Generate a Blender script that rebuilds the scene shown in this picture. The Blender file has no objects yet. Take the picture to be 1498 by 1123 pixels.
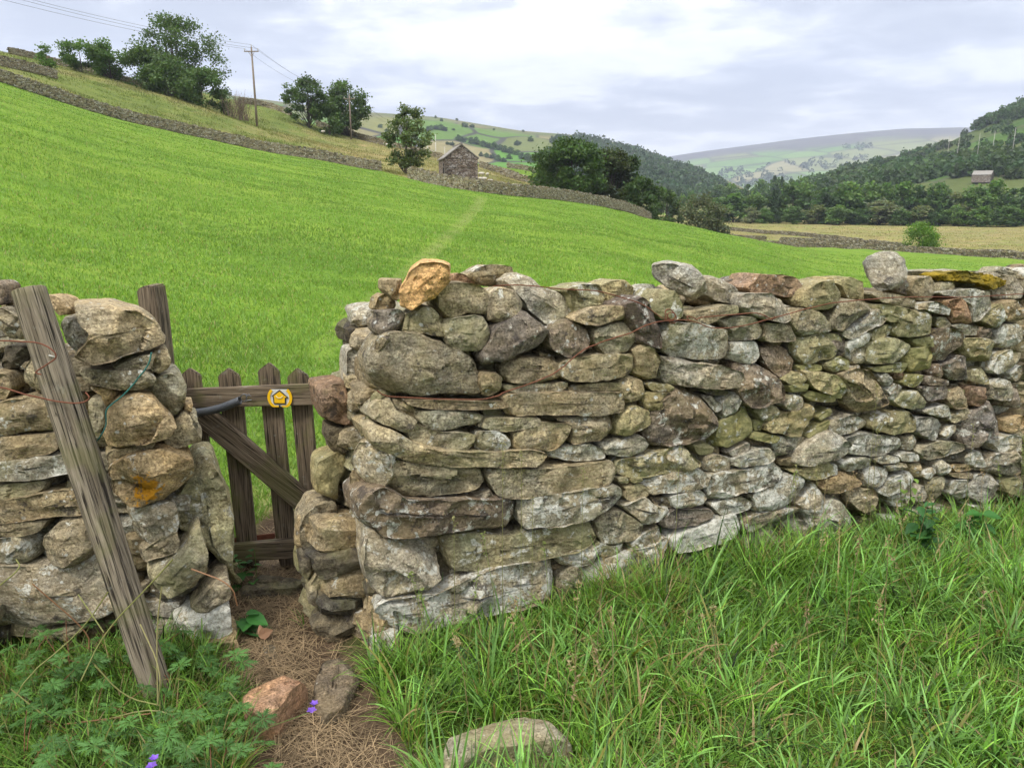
import bpy, math, random
import numpy as np
from mathutils import Vector, Matrix
rnd = random.Random(7)
RS = np.random.RandomState(11)
SC = bpy.context.scene
COL = SC.collection
# ------------------------------------------------------------------ camera maths (photograph is 1498 x 1123)
F = 1125.0; CX = 749.0; CY = 561.5; CAMZ = 1.6; PITCH = math.radians(13.5)
cp, sp = math.cos(PITCH), math.sin(PITCH)
CAM = np.array([0, 0, CAMZ])
def ray(x, y):
    u = (x - CX) / F; v = (CY - y) / F
    return np.array([u, cp + v * sp, -sp + v * cp])
def on_plane(x, y, p0, n):
    d = ray(x, y); t = np.dot(np.asarray(p0) - CAM, n) / np.dot(d, n)
    return CAM + d * t
def at_y(x, y, Y):
    d = ray(x, y); return CAM + d * (Y / d[1])
# ------------------------------------------------------------------ noise
def _h(ix, iy, iz, s):
    h = (ix * 374761393 + iy * 668265263 + iz * 1274126177 + s * 974711) & 0xffffffff
    h = ((h ^ (h >> 13)) * 1103515245) & 0xffffffff
    return ((h ^ (h >> 16)) & 0xffff) / 65535.0
def vnoise(P, s=0):
    P = np.asarray(P, float); I = np.floor(P).astype(np.int64); f = P - I; f = f * f * (3 - 2 * f)
    r = 0
    for dx in (0, 1):
        wx = f[:, 0] if dx else 1 - f[:, 0]
        for dy in (0, 1):
            wy = f[:, 1] if dy else 1 - f[:, 1]
            for dz in (0, 1):
                wz = f[:, 2] if dz else 1 - f[:, 2]
                r = r + wx * wy * wz * _h(I[:, 0] + dx, I[:, 1] + dy, I[:, 2] + dz, s)
    return r * 2 - 1
def fbm(P, o=3, s=0):
    P = np.asarray(P, float); r = 0; a = 1.0
    for k in range(o):
        r = r + a * vnoise(P * (2.03 ** k) + 17.3 * k, s + k); a *= .5
    return r
# ------------------------------------------------------------------ mesh helpers
def mesh_np(name, V, Fc, mat=None, attrs=None, smooth=True, sharp=None):
    """V (n,3); Fc list of int arrays (m,k)"""
    me = bpy.data.meshes.new(name)
    if not isinstance(Fc, (list, tuple)): Fc = [Fc]
    Fc = [np.asarray(f, np.int32) for f in Fc if len(f)]
    me.vertices.add(len(V)); me.vertices.foreach_set('co', np.asarray(V, np.float32).ravel())
    tot = sum(f.size for f in Fc); npoly = sum(len(f) for f in Fc)
    me.loops.add(tot); me.polygons.add(npoly)
    me.loops.foreach_set('vertex_index', np.concatenate([f.ravel() for f in Fc]))
    cnt = np.concatenate([np.full(len(f), f.shape[1], np.int32) for f in Fc])
    st = np.concatenate([[0], np.cumsum(cnt)[:-1]]).astype(np.int32)
    me.polygons.foreach_set('loop_start', st)
    me.polygons.foreach_set('loop_total', cnt)
    me.update(calc_edges=True)
    me.polygons.foreach_set('use_smooth', np.full(npoly, smooth, bool))
    for k, a in (attrs or {}).items():
        a = np.asarray(a, np.float32)
        if a.ndim == 1:
            at = me.attributes.new(k, 'FLOAT', 'POINT'); at.data.foreach_set('value', a)
        else:
            at = me.attributes.new(k, 'FLOAT_COLOR', 'POINT')
            if a.shape[1] == 3: a = np.hstack([a, np.ones((len(a), 1), np.float32)])
            at.data.foreach_set('color', a.ravel())
    if mat: me.materials.append(mat)
    if sharp: me.set_sharp_from_angle(angle=sharp)
    me.validate()
    return me
class MB:
    """collects verts/faces (+ per-vertex col/par/spot)"""
    def __init__(s): s.V = []; s.Fq = {}; s.A = {}; s.n = 0
    def add(s, V, faces, **at):
        V = np.asarray(V, float)
        for f in (faces if isinstance(faces, list) else [faces]):
            f = np.asarray(f)
            if len(f): s.Fq.setdefault(f.shape[1], []).append(f + s.n)
        for k, a in at.items():
            a = np.asarray(a, float)
            if a.ndim == 1 and k in ('col', 'par'): a = np.tile(a, (len(V), 1))
            s.A.setdefault(k, []).append(a)
        s.V.append(V); s.n += len(V)
    def mesh(s, name, mat, smooth=True, origin=None):
        V = np.concatenate(s.V)
        if origin is not None: V = V - np.asarray(origin)
        return mesh_np(name, V, [np.concatenate(f) for f in s.Fq.values()], mat, {k: np.concatenate(a) for k, a in s.A.items()}, smooth, math.radians(24) if smooth and mat is M.get('stone') else None)
    def build(s, name, mat, parent=None, smooth=True, loc=None):
        """vertices are in world space; loc = origin (relative placement handled)"""
        o = bpy.data.objects.new(name, s.mesh(name, mat, smooth, loc)); COL.objects.link(o)
        if loc is not None: o.location = loc
        if parent is not None:
            o.parent = parent
            o.location = Vector(loc if loc is not None else (0, 0, 0)) - Vector(WL[parent.name])
        WL[o.name] = tuple(loc) if loc is not None else (0, 0, 0)
        return o
WL = {}
def tag(o, label=None, cat=None, group=None, kind=None):
    if label: o['label'] = label
    if cat: o['category'] = cat
    if group: o['group'] = group
    if kind: o['kind'] = kind
    return o
def empty(name, loc, label=None, cat=None, group=None, parent=None):
    o = bpy.data.objects.new(name, None); COL.objects.link(o); o.location = loc; o.empty_display_size = .1
    WL[o.name] = tuple(loc)
    if parent is not None: o.parent = parent; o.location = Vector(loc) - Vector(WL[parent.name])
    return tag(o, label, cat, group)
def copy_tree(o, parent=None):
    c = o.copy(); COL.objects.link(c)
    if parent is not None: c.parent = parent
    for ch in list(o.children): copy_tree(ch, c)
    return c
def tube(P, R, n=6, closed_ends=True):
    """returns V,F quads for a tube along points P with radii R"""
    P = np.asarray(P, float); m = len(P); R = np.broadcast_to(np.asarray(R, float), (m,))
    T = np.gradient(P, axis=0); T /= np.linalg.norm(T, axis=1)[:, None] + 1e-12
    ref = np.array([0, 0, 1.0]) if abs(T[0][2]) < .9 else np.array([1.0, 0, 0])
    V = []
    for i in range(m):
        a = np.cross(T[i], ref); a /= np.linalg.norm(a) + 1e-12; b = np.cross(T[i], a)
        ref = np.cross(a, T[i])
        th = np.arange(n) * 2 * math.pi / n
        V.append(P[i] + R[i] * (np.cos(th)[:, None] * a + np.sin(th)[:, None] * b))
    V = np.concatenate(V)
    i = np.arange(m - 1)[:, None] * n; j = np.arange(n)[None]; j2 = (j + 1) % n
    Fq = np.stack([i + j, i + j2, i + n + j2, i + n + j], -1).reshape(-1, 4)
    fs = [Fq]
    if closed_ends and n > 2: fs += [np.arange(n)[None, ::-1], (np.arange(n) + (m - 1) * n)[None]]
    return V, fs
def smooth_path(P, k=2):
    P = np.asarray(P, float)
    for _ in range(k):
        Q = [P[0]]
        for a, b in zip(P[:-1], P[1:]): Q += [a * .75 + b * .25, a * .25 + b * .75]
        P = np.array(Q + [P[-1]])
    return P
# ------------------------------------------------------------------ node helpers
class NT:
    def __init__(s, name):
        s.m = bpy.data.materials.new(name); s.m.use_nodes = True; s.t = s.m.node_tree; s.N = s.t.nodes; s.L = s.t.links
        s.b = s.N['Principled BSDF']; s.b.inputs['Roughness'].default_value = .9; s.b.inputs['Specular IOR Level'].default_value = .25
        s.pos = s.N.new('ShaderNodeNewGeometry').outputs['Position']
    def n(s, typ, **k):
        nd = s.N.new(typ)
        for a, v in k.items(): setattr(nd, a, v)
        return nd
    def lk(s, a, b): s.L.new(a, b)
    def put(s, sock, v):
        if hasattr(v, 'is_output') or isinstance(v, bpy.types.NodeSocket): s.lk(v, sock)
        elif isinstance(v, (tuple, list)) and len(v) == 3 and sock.type == 'RGBA': sock.default_value = (*v, 1)
        else: sock.default_value = v
    def mapv(s, v, sc):
        m = s.n('ShaderNodeMapping'); s.lk(v, m.inputs['Vector']); m.inputs['Scale'].default_value = sc; return m.outputs[0]
    def noise(s, sc, detail=4, rough=.55, vec=None, dist=0, fac=True):
        t = s.n('ShaderNodeTexNoise'); s.lk(vec or s.pos, t.inputs['Vector']); t.inputs['Scale'].default_value = sc
        t.inputs['Detail'].default_value = detail; t.inputs['Roughness'].default_value = rough; t.inputs['Distortion'].default_value = dist
        return t.outputs['Fac' if fac else 'Color']
    def voro(s, sc, feat='F1', vec=None, out='Distance', rand=1):
        t = s.n('ShaderNodeTexVoronoi', feature=feat); s.lk(vec or s.pos, t.inputs['Vector']); t.inputs['Scale'].default_value = sc
        t.inputs['Randomness'].default_value = rand
        return t.outputs[out]
    def ramp(s, f, *pts):
        r = s.n('ShaderNodeValToRGB'); s.lk(f, r.inputs[0]); e = r.color_ramp.elements
        while len(e) < len(pts): e.new(.5)
        for q, (p, c) in zip(e, pts):
            q.position = p; q.color = (c, c, c, 1) if not isinstance(c, (tuple, list)) else (*c, 1)
        return r.outputs[0]
    def mix(s, f, a, b, typ='MIX'):
        m = s.n('ShaderNodeMix', data_type='RGBA', blend_type=typ); s.put(m.inputs[0], f); s.put(m.inputs[6], a); s.put(m.inputs[7], b); return m.outputs[2]
    def math(s, op, a, b=0.0, c=None, clamp=False):
        m = s.n('ShaderNodeMath', operation=op, use_clamp=clamp); s.put(m.inputs[0], a); s.put(m.inputs[1], b)
        if c is not None: s.put(m.inputs[2], c)
        return m.outputs[0]
    def attr(s, name, out='Color'):
        a = s.n('ShaderNodeAttribute', attribute_name=name); return a.outputs[out]
    def sep(s, v):
        a = s.n('ShaderNodeSeparateColor'); s.lk(v, a.inputs[0]); return a.outputs
    def bump(s, h, st, dist, prev=None):
        b = s.n('ShaderNodeBump'); s.put(b.inputs['Height'], h); b.inputs['Strength'].default_value = st; b.inputs['Distance'].default_value = dist
        if prev: s.lk(prev, b.inputs['Normal'])
        return b.outputs[0]
    def col(s, v): s.put(s.b.inputs['Base Color'], v)
    def nrm(s, v): s.lk(v, s.b.inputs['Normal'])
def stone_material():
    t = NT('drystone')
    c = t.attr('col'); p = t.sep(t.attr('par'))
    n1 = t.noise(9, 5, .6); n2 = t.noise(38, 5, .65); n3 = t.noise(120, 5, .75); n5 = t.noise(60, 5, .75); n0 = t.noise(3.1, 3, .5)
    strata = t.noise(14, 4, .6, t.mapv(t.pos, (1, 1, 5)), .6)
    b = t.mix(t.ramp(n1, (.33, 0), (.67, 1)), c, t.mix(1, c, (1.35, 1.22, 1.0), 'MULTIPLY'))
    b = t.mix(t.ramp(n2, (.36, .85), (.6, 0)), b, t.mix(1, b, (.55, .53, .50), 'MULTIPLY'))
    b = t.mix(t.ramp(strata, (.40, .55), (.5, 0)), b, t.mix(1, b, (.5, .47, .43), 'MULTIPLY'))
    b = t.mix(t.ramp(n3, (.40, .9), (.50, 0)), b, t.mix(1, b, (.46, .44, .41), 'MULTIPLY'))
    b = t.mix(t.ramp(n5, (.53, 0), (.62, .8)), b, t.mix(1, b, (1.6, 1.6, 1.55), 'MULTIPLY'))
    # ochre / rust blush
    b = t.mix(t.math('MULTIPLY', t.ramp(n0, (.5, 0), (.68, 1)), .38), b, (.27, .20, .095))
    # olive algae
    al = t.math('MULTIPLY', t.ramp(t.math('ADD', t.noise(5.5, 4, .6), t.math('MULTIPLY', p[1], .42)), (.52, 0), (.78, 1)), .75)
    b = t.mix(al, b, t.mix(n2, (.15, .14, .06), (.31, .30, .14)))
    # dark crust
    dk = t.ramp(t.math('ADD', t.noise(12, 6, .72), t.math('MULTIPLY', p[2], .28)), (.63, 0), (.68, 1))
    b = t.mix(t.math('MULTIPLY', dk, .75), b, (.045, .038, .034))
    # pale crustose lichen : blotches with frilly edges
    lm = t.math('ADD', t.noise(13, 7, .74, dist=.4), t.math('MULTIPLY', p[0], .27))
    l1 = t.ramp(lm, (.655, 0), (.69, 1))
    vo = t.voro(26); l2 = t.ramp(t.math('ADD', vo, t.math('MULTIPLY', t.math('SUBTRACT', n2, .5), .9)), (.10, 1), (.17, 0))
    l2 = t.math('MULTIPLY', l2, t.ramp(t.math('ADD', t.noise(4, 2), t.math('MULTIPLY', p[0], .3)), (.55, 0), (.62, 1)))
    lich = t.mix(t.ramp(n2, (.35, 0), (.6, 1)), (.33, .32, .26), (.60, .585, .50))
    b = t.mix(t.math('MULTIPLY', l1, t.ramp(n3, (.38, .25), (.5, 1))), b, lich)
    b = t.mix(t.math('MULTIPLY', l2, .8), b, (.50, .50, .44))
    # orange lichen spots
    so = t.math('MULTIPLY', t.attr('spot', 'Fac'), 1.0)
    so = t.ramp(t.math('ADD', so, t.math('MULTIPLY', t.math('SUBTRACT', n5, .5), 1.8)), (.5, 0), (.58, 1))
    b = t.mix(so, b, t.mix(n3, (.42, .17, .008), (.62, .30, .02)))
    hs = t.n('ShaderNodeHueSaturation'); hs.inputs['Value'].default_value = STONE_V; hs.inputs['Saturation'].default_value = 1.0; t.lk(b, hs.inputs['Color'])
    t.col(hs.outputs[0])
    h = t.bump(t.noise(22, 6, .65), .8, .03)
    h = t.bump(strata, .45, .012, h)
    h = t.bump(t.voro(34), .35, .012, h)
    h = t.bump(n3, .8, .005, h)
    h = t.bump(l1, .3, .002, h)
    t.nrm(h); return t.m
STONE_V = 1.05
M = {}
M['stone'] = stone_material()
def wood_material(name, c1, c2, green, grain=(60, 60, 3)):
    t = NT(name); tc = t.n('ShaderNodeTexCoord').outputs['Object']
    g = t.noise(1.0, 6, .62, t.mapv(tc, grain), .6); g2 = t.noise(1, 3, .6, t.mapv(tc, (grain[0] * 2.5, grain[1] * 2.5, grain[2] * 1.6)))
    b = t.mix(t.ramp(g, (.38, 0), (.62, 1)), c1, c2)
    b = t.mix(t.ramp(g2, (.38, .95), (.49, 0)), b, (.018, .014, .01))
    b = t.mix(t.ramp(t.noise(1, 3, .6, t.mapv(tc, (grain[0] * 5, grain[1] * 5, grain[2] * 4))), (.38, .6), (.52, 0)), b, t.mix(1, b, (.5, .48, .45), 'MULTIPLY'))
    b = t.mix(t.math('MULTIPLY', t.ramp(t.noise(7, 4), (.5, 0), (.62, 1)), green), b, (.12, .12, .035))
    b = t.mix(t.math('MULTIPLY', t.ramp(t.noise(16, 5, .7), (.62, 0), (.68, 1)), green * .6), b, (.30, .31, .25))
    t.col(b); h = t.bump(g, .7, .006); h = t.bump(g2, .5, .004, h); t.nrm(h); return t.m
M['post'] = wood_material('weathered_post_wood', (.13, .105, .07), (.28, .235, .17), .35, (45, 45, 2.2))
M['gatewood'] = wood_material('gate_wood', (.10, .075, .048), (.215, .165, .11), .45, (55, 55, 2.5))
M['railwood'] = wood_material('rail_wood', (.10, .07, .045), (.22, .165, .11), .3, (2.5, 55, 55))
def plain(name, c, rough=.8, metal=0, var=.3, sc=30, bump=.3):
    t = NT(name); n = t.noise(sc, 4, .6)
    t.col(t.mix(n, tuple(x * (1 - var) for x in c), tuple(x * (1 + var) for x in c)))
    t.b.inputs['Roughness'].default_value = rough; t.b.inputs['Metallic'].default_value = metal
    if bump: t.nrm(t.bump(n, bump, .003))
    return t.m
M['rust'] = plain('rusty_wire', (.15, .055, .03), .85, 0, .5, 60)
M['greenwire'] = plain('green_coated_wire', (.03, .13, .11), .45)
M['steel'] = plain('spring_steel', (.13, .135, .14), .45, .6, .3, 50)
M['galv'] = plain('galvanised_staple', (.5, .48, .42), .5, .5)
M['yellow'] = plain('yellow_plastic', (.72, .42, .012), .4, 0, .08, 15, .05)
M['white'] = plain('white_plastic', (.55, .55, .5), .45, 0, .1, 15, .05)
M['black'] = plain('black_print', (.02, .02, .02), .5, 0, .1, 15, 0)
M['pale'] = plain('pale_print', (.75, .6, .25), .5, 0, .1, 15, 0)
def leaf_material(name, trans=.35, rough=.55, haz=0):
    t = NT(name); c = t.attr('col')
    t.col(c); t.b.inputs['Roughness'].default_value = rough; t.b.inputs['Specular IOR Level'].default_value = .3
    tr = t.n('ShaderNodeBsdfTranslucent'); t.lk(t.mix(1, c, (1.25, 1.3, .6), 'MULTIPLY'), tr.inputs[0])
    ms = t.n('ShaderNodeMixShader'); ms.inputs[0].default_value = trans
    t.lk(t.b.outputs[0], ms.inputs[1]); t.lk(tr.outputs[0], ms.inputs[2]); t.lk(ms.outputs[0], t.N['Material Output'].inputs[0])
    return t.m
M['leaf'] = leaf_material('foliage'); M['blade'] = leaf_material('grass_blade', .4, .5); M['straw'] = leaf_material('dry_straw', .15, .8)
M['petal'] = leaf_material('petal', .4, .6)
M['bark'] = plain('bark', (.075, .062, .048), .95, 0, .4, 9, .6)
M['twig'] = plain('bare_twigs', (.16, .12, .085), .95, 0, .3, 5, 0)
M['pole'] = plain('utility_pole_wood', (.20, .16, .12), .9, 0, .3, 3, .2)
M['palepole'] = plain('pale_pole', (.42, .40, .36), .9, 0, .2, 3, .2)
M['line'] = plain('power_line', (.07, .07, .08), .7, 0, .1, 3, 0)
M['fleece'] = plain('fleece', (.45, .42, .35), .95, 0, .15, 20, .8)
M['sheepface'] = plain('sheep_skin', (.05, .045, .04), .9, 0, .2, 20, .2)
M['soilcore'] = plain('wall_hearting', (.05, .042, .033), 1, 0, .4, 25, .6)
def moss_mat():
    t = NT('moss'); n = t.noise(130, 4, .7); n1 = t.noise(12, 3)
    t.col(t.mix(t.ramp(n1, (.4, 0), (.6, 1)), t.mix(n, (.16, .10, .008), (.42, .30, .02)), t.mix(n, (.10, .075, .012), (.26, .20, .03))))
    t.nrm(t.bump(n, 1, .01)); return t.m
M['moss'] = moss_mat()
# ------------------------------------------------------------------ terrain : height as a function of bearing and range
def px2a(x): return math.atan2((x - CX) / F, cp)          # bearing of a photo column near the horizon (approx.)
def px_of_a(a): return CX + F * cp * np.tan(a)
HY = CY - F * math.tan(PITCH)                              # horizon row
def z_at(x, y, r):
    d = ray(x, y); h = math.hypot(d[0], d[1]); return CAMZ + d[2] / h * r
class Surf:
    def __init__(s, cols, near=()):
        s.xs = []; prof = []
        for x, L in cols:
            q = list(near)
            for e in L:
                if len(e) == 3: q.append((e[0], e[2]))      # (r, None, z)
                else: q.append((e[0], z_at(x, e[1], e[0])))
            s.xs.append(px2a(x)); prof.append(q)
        s.xs = np.array(s.xs)
        s.lr = np.linspace(math.log(.4), math.log(12000), 700)
        s.Z = np.array([np.interp(np.exp(s.lr), [p[0] for p in q], [p[1] for p in q]) for q in prof])
        k = np.array([1, 2, 3, 2, 1.]); k /= k.sum()
        pad = np.pad(s.Z, ((0, 0), (2, 2)), 'edge')
        s.Z = sum(k[i] * pad[:, i:i + s.Z.shape[1]] for i in range(5))
        s.fa = np.linspace(-1.3, 1.3, 521)                  # resample bearings finely and smooth them
        Zf = np.array([np.interp(s.fa, s.xs, s.Z[:, j]) for j in range(s.Z.shape[1])]).T
        for _ in range(6):
            p = np.pad(Zf, ((1, 1), (0, 0)), 'edge'); Zf = (p[:-2] + 2 * p[1:-1] + p[2:]) / 4
        s.Zf = Zf
    def __call__(s, X, Y):
        X = np.atleast_1d(np.asarray(X, float)); Y = np.atleast_1d(np.asarray(Y, float))
        a = np.arctan2(X, Y); r = np.hypot(X, Y); aa = np.clip(a, -1.29, 1.29)
        fi = (aa + 1.3) / 2.6 * 520; i = np.clip(fi.astype(int), 0, 519); f = fi - i
        lj = (np.log(np.maximum(r, .41)) - s.lr[0]) / (s.lr[1] - s.lr[0]); lj = np.clip(lj, 0, 698.999); j = lj.astype(int); g = lj - j
        z = (s.Zf[i, j] * (1 - f) + s.Zf[i + 1, j] * f) * (1 - g) + (s.Zf[i, j + 1] * (1 - f) + s.Zf[i + 1, j + 1] * f) * g
        back = np.clip((np.abs(a) - 1.3) / 1.6, 0, 1); back = back * back * (3 - 2 * back)
        return z * (1 - back)
VZ = -7.5
V_ = lambda r, z: (r, None, z)
gcols = [
 (-400, [(92, 40), (130, 20), (150, 22), V_(400, 20), V_(1500, 10)]),
 (0,   [(95, 103), (121, 88), (150, 66), (168, 66), V_(200, 22), V_(400, 15), V_(1500, 0)]),
 (100, [(98, 136), (124, 108), (153, 87), (170, 88), V_(205, 17), V_(400, 10), V_(1500, 0)]),
 (200, [(102, 172), (152, 112), (168, 113), V_(205, 15), V_(400, 8), V_(1500, -2)]),
 (300, [(105, 197), (140, 145), (156, 146), (200, 128), V_(230, 20), V_(400, 8), V_(1500, -4)]),
 (388, [(107, 217), (135, 180), (152, 184), (196, 146), V_(235, 17), V_(400, 5), V_(1500, -5)]),
 (430, [(107, 226), (136, 194), (152, 195), (190, 156), V_(225, 15), V_(400, 4), V_(1500, -5)]),
 (500, [(108, 238), (138, 214), (152, 214), (185, 188), V_(220, 9), V_(400, 1), V_(1500, -6)]),
 (565, [(108, 250), (140, 233), (180, 208), V_(215, 7), V_(400, -2), V_(1500, -6)]),
 (605, [(92, 262), (125, 246), (172, 217), V_(215, 6), V_(400, -3), V_(1500, -6)]),
 (650, [(87, 272), (120, 258), (170, 231), V_(200, 6), V_(400, -3), V_(1500, -6)]),
 (700, [(85, 281), (120, 268), (170, 242), (240, 238), V_(400, -3), V_(1500, -6)]),
 (760, [(88, 288), (120, 280), (165, 263), (240, 247), V_(400, -4), V_(1500, -6)]),
 (820, [(95, 295), (130, 290), (160, 280), (240, 262), V_(400, -5), V_(1500, -6)]),
 (880, [(103, 303), (150, 298), V_(240, -4), V_(400, -6), V_(1500, -6)]),
 (930, [(118, 317), V_(160, -5.2), V_(220, -7), V_(1500, -6)]),
 (1000, [(108, 331), V_(150, -6.2), V_(200, -7.4), V_(1500, -6)]),
 (1065, [(100, 346), V_(140, -6.8), V_(170, VZ), V_(1500, -6)]),
 (1200, [V_(60, -3.4), (146, 361), V_(180, VZ), V_(1500, -6)]),
 (1350, [V_(60, -3.9), (130, 370), V_(150, VZ), V_(1500, -6)]),
 (1498, [V_(60, -4.3), (117, 379), V_(150, VZ), V_(1500, -6)]),
 (1900, [V_(117, -7.7), V_(150, -7.5), V_(1500, -6)]),
]
G0 = Surf(gcols, near=[(.4, 0), (3.6, 0.0)])
def ground_z(X, Y):
    X = np.atleast_1d(np.asarray(X, float)); Y = np.atleast_1d(np.asarray(Y, float)); r = np.hypot(X, Y)
    z = G0(X, Y); P = np.stack([X, Y, X * 0], 1)
    z = z + .022 * fbm(P * 2.2, 2, 3) * np.clip(r / 3, 0, 1)
    z = z + .10 * fbm(P * .25, 2, 5) * np.clip((r - 5) / 20, 0, 1) + .22 * fbm(P * .035, 2, 9) * np.clip((r - 100) / 100, 0, 1) * np.clip((400 - r) / 200, 0, 1)
    return z
def gz(x, y): return float(ground_z(x, y)[0])
def hit(px, py, f=ground_z, r0=2.0, r1=2000):
    d = ray(px, py); h = math.hypot(d[0], d[1]); R = np.exp(np.linspace(math.log(r0), math.log(r1), 1500))
    X = d[0] / h * R; Y = d[1] / h * R; Z = CAMZ + d[2] / h * R; g = f(X, Y)
    k = np.where(Z <= g)[0]
    i = k[0] if len(k) else len(R) - 1
    return np.array([X[i], Y[i], g[i]])
def at_r(px, r, f=ground_z):
    d = ray(px, HY); h = math.hypot(d[0], d[1]); x, y = d[0] / h * r, d[1] / h * r
    return np.array([x, y, float(f(x, y)[0])])
WALLR = ([px2a(x) for x in (-400, 0, 300, 565, 605, 700, 820, 930, 1000, 1065, 1200, 1350, 1498, 1900)], [92, 95, 105, 108, 92, 85, 95, 118, 108, 104, 146, 130, 117, 117])
# path points in the world
PATH = np.array([[-1.02, 3.5], [-1.02, 2.95], [-.9, 2.55], [-.72, 2.2], [-.55, 1.9], [-.4, 1.4], [-.3, .4]])
FP = np.array([[-1.02, 3.5]] + [list(hit(x, y)[:2]) for x, y in ((468, 520), (560, 430), (625, 375), (672, 330), (700, 300), (706, 288))])
def dist_poly(X, Y, P):
    best = np.full(len(X), 1e9); q = np.stack([X, Y], 1)
    for a, b in zip(P[:-1], P[1:]):
        ab = b - a; t = np.clip(((q - a) @ ab) / (ab @ ab), 0, 1)
        best = np.minimum(best, np.linalg.norm(q - a - t[:, None] * ab, axis=1))
    return best
def lerp(a, b, t): return a + (b - a) * t[:, None]
def zone_color(X, Y):
    a = np.arctan2(X, Y); r = np.hypot(X, Y); P = np.stack([X, Y, X * 0], 1); n = len(X)
    px = px_of_a(np.clip(a, -1.2, 1.2))
    GREEN = np.array([.135, .225, .028]); OLIVE = np.array([.13, .165, .04]); TAN = np.array([.235, .205, .085]); VG = np.array([.13, .19, .03])
    c = np.tile(GREEN, (n, 1))
    Rw = np.interp(a, *WALLR); beyond = r > Rw
    left = beyond & (px < 880)
    nn = fbm(P * .06, 3, 4)[:, None]; nf = fbm(P * .5, 3, 6)
    tanness = np.clip((px - 420) / 180, 0, 1) * .75 + np.clip(nf * .45 + fbm(P * .07, 2, 14) * .5, -.2, .6) + .05
    c[left] = lerp(OLIVE, TAN, np.clip(tanness, 0, 1))[left]
    gp = (px > 706) & (px < 830) & (r > 172); c[gp] = GREEN * .95
    right = beyond & (px >= 880)
    c[right] = lerp(TAN, VG * 1.2, np.clip((nf * .35 + .15), 0, .5))[right]
    strip = right & (r < np.interp(px, [1060, 1335, 1495], [190, 164, 131])) & (px > 1060); c[strip] = VG * 1.1
    far = right & (r > 345); band = np.floor(np.log(np.maximum(r, 1)) * 6 + fbm(P * .004, 2, 2) * 1.5).astype(int) % 3
    c[far & (band == 0)] = GREEN * .9; c[far & (band == 1)] = TAN * 1.25
    fl = beyond & (r > 250) & (px < 900); c[fl] = VG
    # rough margin along the field wall
    m = np.clip(1 - np.abs(r - (Rw - 1.5)) / 4.0, 0, 1) * (~beyond) * np.clip((nf + .7), 0, 1) * (px < 600)
    c = c + (OLIVE - c) * (m * .7)[:, None]
    return c
def build_ground():
    a1 = np.radians(np.arange(-52, 52.01, .22)); a2 = np.radians(np.arange(55, 305.1, 5.0))
    A = np.concatenate([a1, a2]); R = np.concatenate([[.02], np.exp(np.linspace(math.log(.4), math.log(1500), 420)), [3000, 9000]])
    AA, RR = np.meshgrid(A, R, indexing='ij'); X = (np.sin(AA) * RR).ravel(); Y = (np.cos(AA) * RR).ravel()
    Z = ground_z(X, Y); na, nr = AA.shape
    Z = np.where(RR.ravel() > 1600, -8, Z)
    c = zone_color(X, Y)
    d1 = dist_poly(X, Y, PATH); n_ = fbm(np.stack([X * 5, Y * 5, X * 0], 1), 2, 8)
    dirt = np.clip((.36 + .10 * n_ - d1) / .12, 0, 1)
    df = dist_poly(X, Y, FP); r = np.hypot(X, Y)
    worn = np.clip(1 - df / (.12 + r * .008), 0, 1) * .5 * np.clip((r - 6) / 8, 0, 1) * np.clip(.8 + n_, 0, 1)
    worn = np.maximum(worn, np.clip((.75 - np.hypot(X + .85, Y - 3.75)) / .3, 0, 1) * .8)
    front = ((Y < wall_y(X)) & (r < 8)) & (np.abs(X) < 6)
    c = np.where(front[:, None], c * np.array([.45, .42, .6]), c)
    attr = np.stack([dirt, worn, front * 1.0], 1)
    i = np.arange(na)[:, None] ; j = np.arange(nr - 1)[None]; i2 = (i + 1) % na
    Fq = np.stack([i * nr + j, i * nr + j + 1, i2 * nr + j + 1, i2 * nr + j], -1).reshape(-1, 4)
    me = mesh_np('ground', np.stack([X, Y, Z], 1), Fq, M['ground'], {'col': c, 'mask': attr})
    o = bpy.data.objects.new('ground', me); COL.objects.link(o); tag(o, kind='structure'); return o
def wall_y(X): return np.where(X > -.46, 2.465 + (X + .465) * .434, 2.62)
def ground_material():
    t = NT('field_ground'); c = t.attr('col'); k = t.sep(t.attr('mask'))
    n1 = t.noise(.35, 5, .6); n2 = t.noise(3.5, 6, .7); n3 = t.noise(.05, 4, .6); n4 = t.noise(22, 4, .75)
    sx = t.noise(.9, 6, .7, t.mapv(t.pos, (.35, 1.6, 1)))
    b = t.mix(t.ramp(n1, (.35, 0), (.65, 1)), t.mix(1, c, (.72, .78, .8), 'MULTIPLY'), t.mix(1, c, (1.2, 1.12, 1.1), 'MULTIPLY'))
    b = t.mix(t.math('MULTIPLY', t.ramp(sx, (.5, 0), (.66, 1)), .30), b, t.mix(1, c, (1.9, 1.35, 2.4), 'MULTIPLY'))
    b = t.mix(t.ramp(n2, (.34, .65), (.56, 0)), b, t.mix(1, b, (.45, .58, .5), 'MULTIPLY'))
    b = t.mix(t.ramp(n4, (.3, .5), (.5, 0)), b, t.mix(1, b, (.5, .55, .5), 'MULTIPLY'))
    b = t.mix(t.math('MULTIPLY', t.ramp(n3, (.45, 0), (.65, 1)), .35), b, t.mix(1, c, (1.35, 1.05, 1.2), 'MULTIPLY'))
    b = t.mix(k[1], b, t.mix(n2, (.16, .17, .06), (.26, .26, .10)))
    soil = t.mix(n4, (.045, .03, .02), (.13, .09, .055))
    b = t.mix(k[0], b, soil)
    t.col(b); h = t.bump(n2, .6, .08); h = t.bump(n4, .5, .02, h); t.nrm(h); t.b.inputs['Roughness'].default_value = 1; t.b.inputs['Specular IOR Level'].default_value = .05
    return t.m
M['ground'] = ground_material()
build_ground()
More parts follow.
